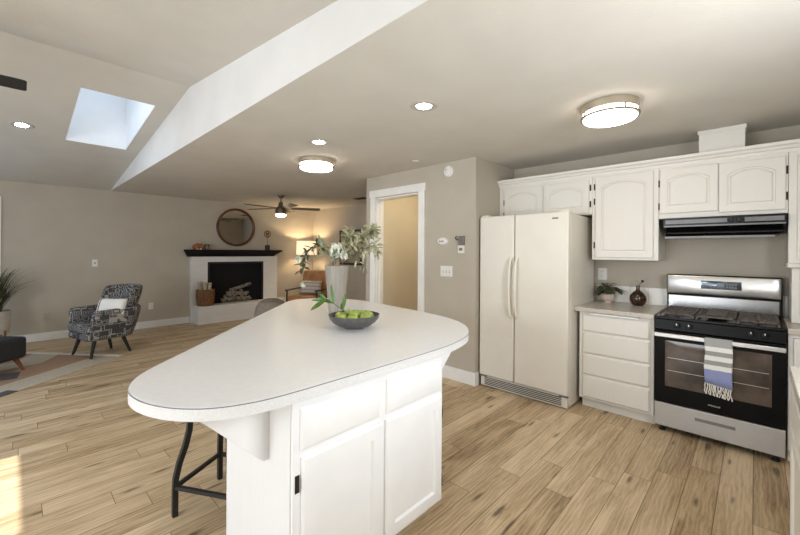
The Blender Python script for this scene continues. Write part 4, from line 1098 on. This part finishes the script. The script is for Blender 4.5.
BRZ = mat('aged_bronze', (0.22, 0.12, 0.05), 0.4, metal=0.8, var=0.15)
MB().tube([(-7.85, sy, 1.545), (-7.85, sy, 1.72)], 0.007, 8).build('post', BRZ, t)
def ring(c, R, r, axis, n=28):
    return [(c[0] + (R * math.sin(a) if axis == 1 else 0), c[1] + R * math.cos(a) if axis == 0 else c[1], c[2] + (R * math.sin(a) if axis == 0 else R * math.cos(a))) for a in [2 * PI * q / n for q in range(n + 1)]]
MB().tube(ring((-7.85, sy, 1.795), 0.07, 0, 0), 0.010, 8).build('ring', BRZ, t)
MB().tube(ring((-7.85, sy, 1.795), 0.062, 0, 1), 0.008, 8).ball((-7.85, sy, 1.795), 0.028).build('inner_ring', BRZ, t)

# ------------------------------------------------------------------ family room : corner
lx, ly = -7.65, 4.79
t = thing('floor_lamp', 'lit floor lamp with cream drum shade in far corner behind armchair', 'lamp', (lx, ly, 0))
m = MB().lathe([(0.232, 1.335), (0.225, 1.655)], (lx, ly, 0), 40, cap0=False, cap1=False)
sh = m.build('lamp_shade', SHADE, t)
so = sh.modifiers.new('thickness', 'SOLIDIFY'); so.thickness = 0.003
MB().tube([(lx, ly, 0.02), (lx, ly, 1.50)], 0.013, 12).build('pole', NICKEL, t)
MB().lathe([(0.15, 0), (0.15, 0.012), (0.03, 0.028), (0.013, 0.05)], (lx, ly, 0.0005), 32).build('base', NICKEL, t)
MB().ball((lx, ly, 1.53), 0.033, rz=0.045).build('bulb', mat('bulb', (1, .9, .75), 0.5, emit=(1.0, 0.76, 0.46), estr=320.0), t)
m = MB()
for a in (0, 2 * PI / 3, 4 * PI / 3): m.tube([(lx, ly, 1.475), (lx + 0.226 * math.cos(a), ly + 0.226 * math.sin(a), 1.46)], 0.003, 6)
m.build('spider', NICKEL, t)

# leather armchair
ax, ay = -6.98, 4.44
t = thing('armchair', 'tan leather armchair with dark wooden arms by the floor lamp', 'armchair', (ax, ay, 0), math.radians(30))
def P(b): return b
for sx in (-1, 1):
    MB().tube([(sx * 0.34, -0.33, 0), (sx * 0.34, -0.32, 0.585)], 0.019, square=True).build('leg', DARKWOOD, t, local=True)
    MB().tube([(sx * 0.34, 0.36, 0), (sx * 0.34, 0.30, 0.56)], 0.019, square=True).build('leg', DARKWOOD, t, local=True)
    MB().box(sx * 0.34 - 0.032, sx * 0.34 + 0.032, -0.37, 0.36, 0.585, 0.615).build('armrest', DARKWOOD, t, local=True, bevel=0.01)
    MB().box(sx * 0.34 - 0.014, sx * 0.34 + 0.014, -0.31, 0.32, 0.27, 0.33).build('side_rail', DARKWOOD, t, local=True, bevel=0.003)
MB().box(-0.325, 0.325, -0.325, -0.295, 0.26, 0.33).box(-0.325, 0.325, 0.30, 0.33, 0.26, 0.33).build('front_rail', DARKWOOD, t, local=True, bevel=0.003)
MB().box(-0.315, 0.315, -0.35, 0.30, 0.335, 0.475).build('seat_cushion', LEATHER, t, local=True, bevel=0.03)
m = MB().box(-0.315, 0.315, -0.065, 0.065, 0, 0.55)
m.xform(Matrix.Translation((0, 0.27, 0.44)) @ Matrix.Rotation(math.radians(-12), 4, 'X'))
m.build('back_cushion', LEATHER, t, local=True, bevel=0.03)
# pillow
def pillow(m, w, h, th, n=12):
    top, bot = [], []
    for i in range(n + 1):
        rt, rb = [], []
        for j in range(n + 1):
            u, v_ = 2 * i / n - 1, 2 * j / n - 1
            k_ = ((1 - u ** 4) * (1 - v_ ** 4)) ** 0.5
            x, z = u * w / 2 * (1 - 0.05 * (1 - u * u) * 0 - 0.06 * (1 - v_ * v_) * abs(u) * -0 - 0.05 * (1 - abs(v_)) * abs(u) ** 3), v_ * h / 2 * (1 - 0.05 * (1 - abs(u)) * abs(v_) ** 3)
            rt.append((x, -th / 2 * k_, z)); rb.append((x, th / 2 * k_, z))
        top.append(rt); bot.append(rb)
    m.loops(top, False, False, False); m.loops(bot, False, False, False)
    return m
def woven():
    m = bpy.data.materials.new('woven_stripe'); N, L = nt(m); b = N['Principled BSDF']
    tc = N.new('ShaderNodeTexCoord'); sx = N.new('ShaderNodeSeparateXYZ'); L.new(tc.outputs['Object'], sx.inputs[0])
    s = M2(N, L, 'SINE', M2(N, L, 'MULTIPLY', sx.outputs['Z'], 85.0)); c = M2(N, L, 'SINE', M2(N, L, 'MULTIPLY', sx.outputs['X'], 150.0))
    k_ = M2(N, L, 'GREATER_THAN', M2(N, L, 'ADD', s, M2(N, L, 'MULTIPLY', c, 0.5)), 0.85)
    mx = N.new('ShaderNodeMix'); mx.data_type = 'RGBA'; mx.inputs['A'].default_value = (0.62, 0.55, 0.46, 1); mx.inputs['B'].default_value = (0.14, 0.12, 0.10, 1)
    L.new(k_, mx.inputs['Factor']); L.new(mx.outputs['Result'], b.inputs['Base Color']); b.inputs['Roughness'].default_value = 0.9
    return m
pm = pillow(MB(), 0.50, 0.30, 0.13)
o = pm.build('throw_pillow', woven(), loc=(0, 0, 0), smooth=180, weld=True)
o.matrix_world = Matrix.Translation((ax, ay, 0)) @ Matrix.Rotation(math.radians(30), 4, 'Z') @ Matrix.Translation((-0.01, 0.105, 0.625)) @ Matrix.Rotation(math.radians(-14), 4, 'X')
tag(o, 'cream pillow with dark woven rows on the tan leather armchair', 'pillow')
# framed picture on far wall
t = thing('framed_picture', 'dark framed picture on the far wall behind the branches', 'picture', (-6.55, YF, 1.5))
px0, px1, pz0, pz1 = -6.89, -6.10, 1.12, 1.90
m = MB(); F_ = FRONT(YF)
m.box(px0, px1, YF - 0.025, YF - 0.002, pz1 - 0.045, pz1).box(px0, px1, YF - 0.025, YF - 0.002, pz0, pz0 + 0.045).box(px0, px0 + 0.045, YF - 0.025, YF - 0.002, pz0 + 0.045, pz1 - 0.045).box(px1 - 0.045, px1, YF - 0.025, YF - 0.002, pz0 + 0.045, pz1 - 0.045)
m.build('frame', DARKWOOD, t)
MB().box(px0 + 0.045, px1 - 0.045, YF - 0.014, YF - 0.004, pz0 + 0.045, pz1 - 0.045).build('print', mat('sepia_print', (0.42, 0.36, 0.26), 0.6, color2=(0.20, 0.18, 0.12), vscale=5), t)

# taupe ottoman seen over the island edge
qx, qy = -5.27, 2.70
t = thing('upholstered_pouf', 'rounded taupe fabric pouf between the island edge and the fireplace', 'pouf', (qx, qy, 0))
MB().lathe([(0.10, 0.03), (0.21, 0.04), (0.235, 0.10), (0.248, 0.30), (0.244, 0.47), (0.225, 0.58), (0.175, 0.66), (0.09, 0.70), (0.01, 0.71)], (qx, qy, 0), 32).build('cushion', TAUPE, t)
MB().lathe([(0.16, 0.0), (0.16, 0.035)], (qx, qy, 0), 24).build('base', DARKWOOD, t)

# ------------------------------------------------------------------ living side : patterned chair
t = thing('accent_chair', 'black and grey maze patterned accent chair near the left wall', 'chair', (-6.47, 0.90, 0), math.radians(16))
# shell: U-shaped wall (arms and back)
path = []
Wd, Dp = 0.295, 0.31
for k in range(7): path.append((-Wd, -0.31 + k * 0.068, 0))
for k in range(1, 12):
    a = PI - PI * k / 12
    path.append((Wd * math.cos(a), 0.10 + 0.14 * math.sin(a), 1))
for k in range(7): path.append((Wd, 0.098 - k * 0.068, 0))
n = len(path); secs = []
for i, (x, y, _) in enumerate(path):
    q = i / (n - 1)
    c_ = 1 - abs(2 * q - 1)                     # 0 at arm fronts, 1 at centre back
    s_ = min(1, max(0, (c_ - 0.40) / 0.22)); s_ = s_ * s_ * (3 - 2 * s_)
    top = 0.635 + 0.02 * c_ + 0.0 * s_
    ex = 0.0
    # outward direction
    xa, ya, _a = path[max(i - 1, 0)]; xb, yb, _b2 = path[min(i + 1, n - 1)]
    tx, ty = xb - xa, yb - ya; l = math.hypot(tx, ty); ox, oy = -ty / l, tx / l
    def at(o, z): return (x + ox * o, y + oy * o, z)
    lean = 0.05 * s_
    secs.append([at(-0.075, 0.265), at(-0.05, 0.245), at(0.015, 0.245), at(0.03, 0.28), at(0.055 + lean * .6, 0.45), at(0.07 + lean, top - 0.03), at(0.06 + lean, top), at(0.0 + lean, top + 0.005), at(-0.03 + lean, top - 0.02), at(-0.045 + lean * .6, 0.46)])
MB().loops(secs).build('shell', MAZE, t, local=True, smooth=60, sub=1)
MB().box(-0.265, 0.265, -0.33, 0.20, 0.245, 0.335).build('seat_base', MAZE, t, local=True, bevel=0.02)
MB().box(-0.262, 0.262, -0.345, 0.18, 0.33, 0.44).build('seat_cushion', MAZE, t, local=True, bevel=0.035)
# winged upper back
secs = []
for k in range(17):
    a = math.radians(188 - 196 * k / 16)
    q = abs(k - 8) / 8
    x, y = 0.33 * math.cos(a), 0.20 + 0.19 * math.sin(a) - 0.12 * max(0, q - 0.7)
    ox, oy = math.cos(a), math.sin(a) * 0.6
    zb0 = 0.60 + 0.10 * max(0, q - 0.62) / 0.38 ; zt0 = 0.935 - 0.03 * q * q
    def at2(o, z): return (x + ox * o, y + oy * o - 0.11 + 0.30 * (z - 0.6), z)
    secs.append([at2(-0.03, zb0), at2(0.03, zb0), at2(0.045, (zb0 + zt0) / 2), at2(0.04, zt0 - 0.02), at2(0.0, zt0), at2(-0.035, zt0 - 0.025), at2(-0.04, (zb0 + zt0) / 2)])
MB().loops(secs).build('backrest', MAZE, t, local=True, smooth=60, sub=1)
for (x0_, y0_), (x1_, y1_) in (((-0.245, -0.285), (-0.20, -0.22)), ((0.20, -0.265), (0.17, -0.21)), ((-0.21, 0.15), (-0.17, 0.09)), ((0.17, 0.21), (0.14, 0.12))):
    MB().tube([(x0_, y0_, 0.0065 if y0_ < 0 else 0), (x1_, y1_, 0.255)], 0.016, 10, r1=0.026).build('leg', BLACKM, t, local=True)
m = pillow(MB(), 0.42, 0.23, 0.12)
o = m.build('lumbar_pillow', stripes_material('pillow_band', 'X', [(0.0, (0.80, 0.77, 0.71)), (0.13, (0.20, 0.07, 0.05)), (0.17, (0.80, 0.77, 0.71)), (0.20, (0.20, 0.07, 0.05)), (0.24, (0.80, 0.77, 0.71)), (0.9, (0.80, 0.77, 0.71))], scale=2.0), loc=(0, 0, 0), smooth=180, weld=True)
mc = o.data
for v in mc.vertices: v.co.x += 0.25     # bands are laid out from the pillow's left end
o.matrix_world = Matrix.Translation((-6.47, 0.90, 0)) @ Matrix.Rotation(math.radians(16 + 22), 4, 'Z') @ Matrix.Translation((-0.10, -0.085, 0.655)) @ Matrix.Rotation(math.radians(-18), 4, 'X')
tag(o, 'white lumbar pillow with dark end stripes on the maze patterned chair', 'pillow')

# rug
e1 = Vector((-0.775, -0.632)); e2 = Vector((0.632, -0.775))
rc = Vector((-6.105, 0.985))
ang = math.atan2(e2.y, e2.x)
t = thing('area_rug', 'cream and tan fringed rug in front of patterned chair', 'rug', (rc.x, rc.y, 0), ang)
# local x along e2 (away from the fringe), local -y along e1
def rug_mat():
    m = bpy.data.materials.new('rug_weave'); N, L = nt(m); b = N['Principled BSDF']
    tc = N.new('ShaderNodeTexCoord'); sx = N.new('ShaderNodeSeparateXYZ'); L.new(tc.outputs['Object'], sx.inputs[0])
    y = M2(N, L, 'MULTIPLY', sx.outputs['Y'], -1.0)
    zig = M2(N, L, 'MULTIPLY', M2(N, L, 'PINGPONG', sx.outputs['X'], 0.35), 0.45)
    rp = N.new('ShaderNodeValToRGB'); rp.color_ramp.interpolation = 'CONSTANT'
    els = rp.color_ramp.elements
    cr, pk, gy = (0.54, 0.475, 0.38), (0.40, 0.265, 0.185), (0.12, 0.11, 0.12)
    els[0].position = 0; els[0].color = col4(cr); els[1].position = 0.16; els[1].color = col4(pk)
    for p, c in ((0.44, cr), (0.62, pk), (0.72, gy), (0.8, cr)):
        e = els.new(p); e.color = col4(c)
    L.new(M2(N, L, 'MULTIPLY', M2(N, L, 'ADD', y, M2(N, L, 'MULTIPLY', zig, M2(N, L, 'GREATER_THAN', y, 0.42))), 0.5), rp.inputs['Fac'])
    ns = N.new('ShaderNodeTexNoise'); ns.inputs['Scale'].default_value = 90; L.new(tc.outputs['Object'], ns.inputs['Vector'])
    vm = N.new('ShaderNodeVectorMath'); vm.operation = 'SCALE'; L.new(rp.outputs['Color'], vm.inputs[0]); L.new(M2(N, L, 'ADD', M2(N, L, 'MULTIPLY', ns.outputs['Fac'], 0.7), 0.65), vm.inputs['Scale'])
    dm = M2(N, L, 'ADD', M2(N, L, 'ABSOLUTE', M2(N, L, 'SUBTRACT', M2(N, L, 'PINGPONG', sx.outputs['X'], 0.9), 0.9)), M2(N, L, 'ABSOLUTE', M2(N, L, 'SUBTRACT', y, 0.62)))
    blk = M2(N, L, 'MULTIPLY', M2(N, L, 'GREATER_THAN', sx.outputs['X'], 1.22), M2(N, L, 'LESS_THAN', y, 0.12))
    mk = M2(N, L, 'MAXIMUM', M2(N, L, 'LESS_THAN', dm, 0.22), blk)
    mx = N.new('ShaderNodeMix'); mx.data_type = 'RGBA'; L.new(mk, mx.inputs['Factor']); L.new(vm.outputs[0], mx.inputs['A']); mx.inputs['B'].default_value = col4(gy)
    L.new(mx.outputs['Result'], b.inputs['Base Color']); b.inputs['Roughness'].default_value = 0.95; b.inputs['Specular IOR Level'].default_value = 0.1
    return m
MB().box(0, 2.0, -1.55, 0, 0.0005, 0.006).build('pile', rug_mat(), t, local=True)
m = MB(); rnd = random.Random(2)
for k in range(75):
    y = -1.55 + 1.55 * (k + 0.5) / 75
    m.tube([(0.003, y, 0.010), (-0.035, y + rnd.uniform(-.006, .006), 0.009), (-0.075, y + rnd.uniform(-.012, .012), 0.007)], 0.0065, 5)
fr = m.build('fringe', CREAMF, t, local=True); fr['kind'] = 'stuff'

# dark ottoman
t = thing('ottoman', 'charcoal upholstered ottoman with tapered wooden legs at the left edge', 'ottoman', (-6.24, -0.30, 0), math.radians(44))
MB().box(-0.30, 0.30, -0.30, 0.30, 0.15, 0.40).build('cushion', CHARCOAL, t, local=True, bevel=0.035)
for sx in (-1, 1):
    for sy in (-1, 1):
        MB().tube([(sx * 0.285, sy * 0.265, 0.007), (sx * 0.225, sy * 0.22, 0.16)], 0.014, 12, r1=0.028).build('leg', WALNUT, t, local=True)

# tall grassy plant in stand
gx, gy = -7.60, -0.19
t = thing('potted_plant', 'grassy plant in pale planter on wooden legs at left edge', 'plant', (gx, gy, 0))
MB().lathe([(0.15, 0.25), (0.162, 0.26), (0.17, 0.40), (0.172, 0.565), (0.160, 0.565), (0.155, 0.50)], (gx, gy, 0), 32).build('planter', mat('pale_planter', (0.55, 0.50, 0.44), 0.7, var=0.06), t)
MB().lathe([(0.158, 0.52), (0.05, 0.53), (0.004, 0.531)], (gx, gy, 0), 20).build('soil', MATS['soil'], t)
for a in (PI / 4, 3 * PI / 4, 5 * PI / 4, 7 * PI / 4):
    c, s = math.cos(a), math.sin(a)
    MB().tube([(gx + 0.165 * c, gy + 0.165 * s, 0), (gx + 0.165 * c, gy + 0.165 * s, 0.30)], 0.016, square=True).build('leg', WALNUT, t)
m = MB().box(gx - 0.115, gx + 0.115, gy - 0.012, gy + 0.012, 0.225, 0.25).box(gx - 0.012, gx + 0.012, gy - 0.115, gy + 0.115, 0.225, 0.25)
m.xform(Matrix.Translation((gx, gy, 0)) @ Matrix.Rotation(PI / 4, 4, 'Z') @ Matrix.Translation((-gx, -gy, 0))).build('cross_brace', WALNUT, t)
rnd = random.Random(21); m = MB()
for k in range(190):
    a = rnd.uniform(0, 2 * PI); ln = rnd.uniform(0.45, 1.0); out = rnd.uniform(0.10, 0.62)
    if math.cos(a) < -0.4: out = min(out, 0.28)
    b0 = Vector((gx + 0.08 * math.cos(a) * rnd.random(), gy + 0.08 * math.sin(a) * rnd.random(), 0.53))
    prev = None
    d = Vector((math.cos(a), math.sin(a), 0)); sd = Vector((-math.sin(a), math.cos(a), 0))
    for i in range(8):
        q = i / 7
        c = b0 + d * out * q ** 1.4 + Vector((0, 0, ln * (q - 0.35 * q ** 3)))
        w = 0.011 * (1 - q * 0.93)
        cur = (m.v(c - sd * w), m.v(c + sd * w))
        if prev: m.f([prev[0], prev[1], cur[1], cur[0]])
        prev = cur
m.build('blades', mat('grass_blade', (0.05, 0.07, 0.03), 0.5, color2=(0.10, 0.10, 0.05), vscale=20), t)

# unseen ceiling light, added to light the hall behind the doorway
t = thing('added_hall_light', 'unseen round ceiling light added to light the hall behind the doorway', 'ceiling light', (-3.05, 4.0, H))
lathe_down((-3.05, 4.0, H), [(0.14, 0), (0.15, 0.02), (0.14, 0.025)], seg=28).build('ceiling_plate', NICKEL, t)
lathe_down((-3.05, 4.0, H), [(0.135, 0.02), (0.13, 0.06), (0.08, 0.085), (0.01, 0.092)], seg=28).build('diffuser', mat('added_hall_glow', (0.9, 0.86, 0.78), 0.5, emit=(1.0, 0.86, 0.64), estr=30.0), t)
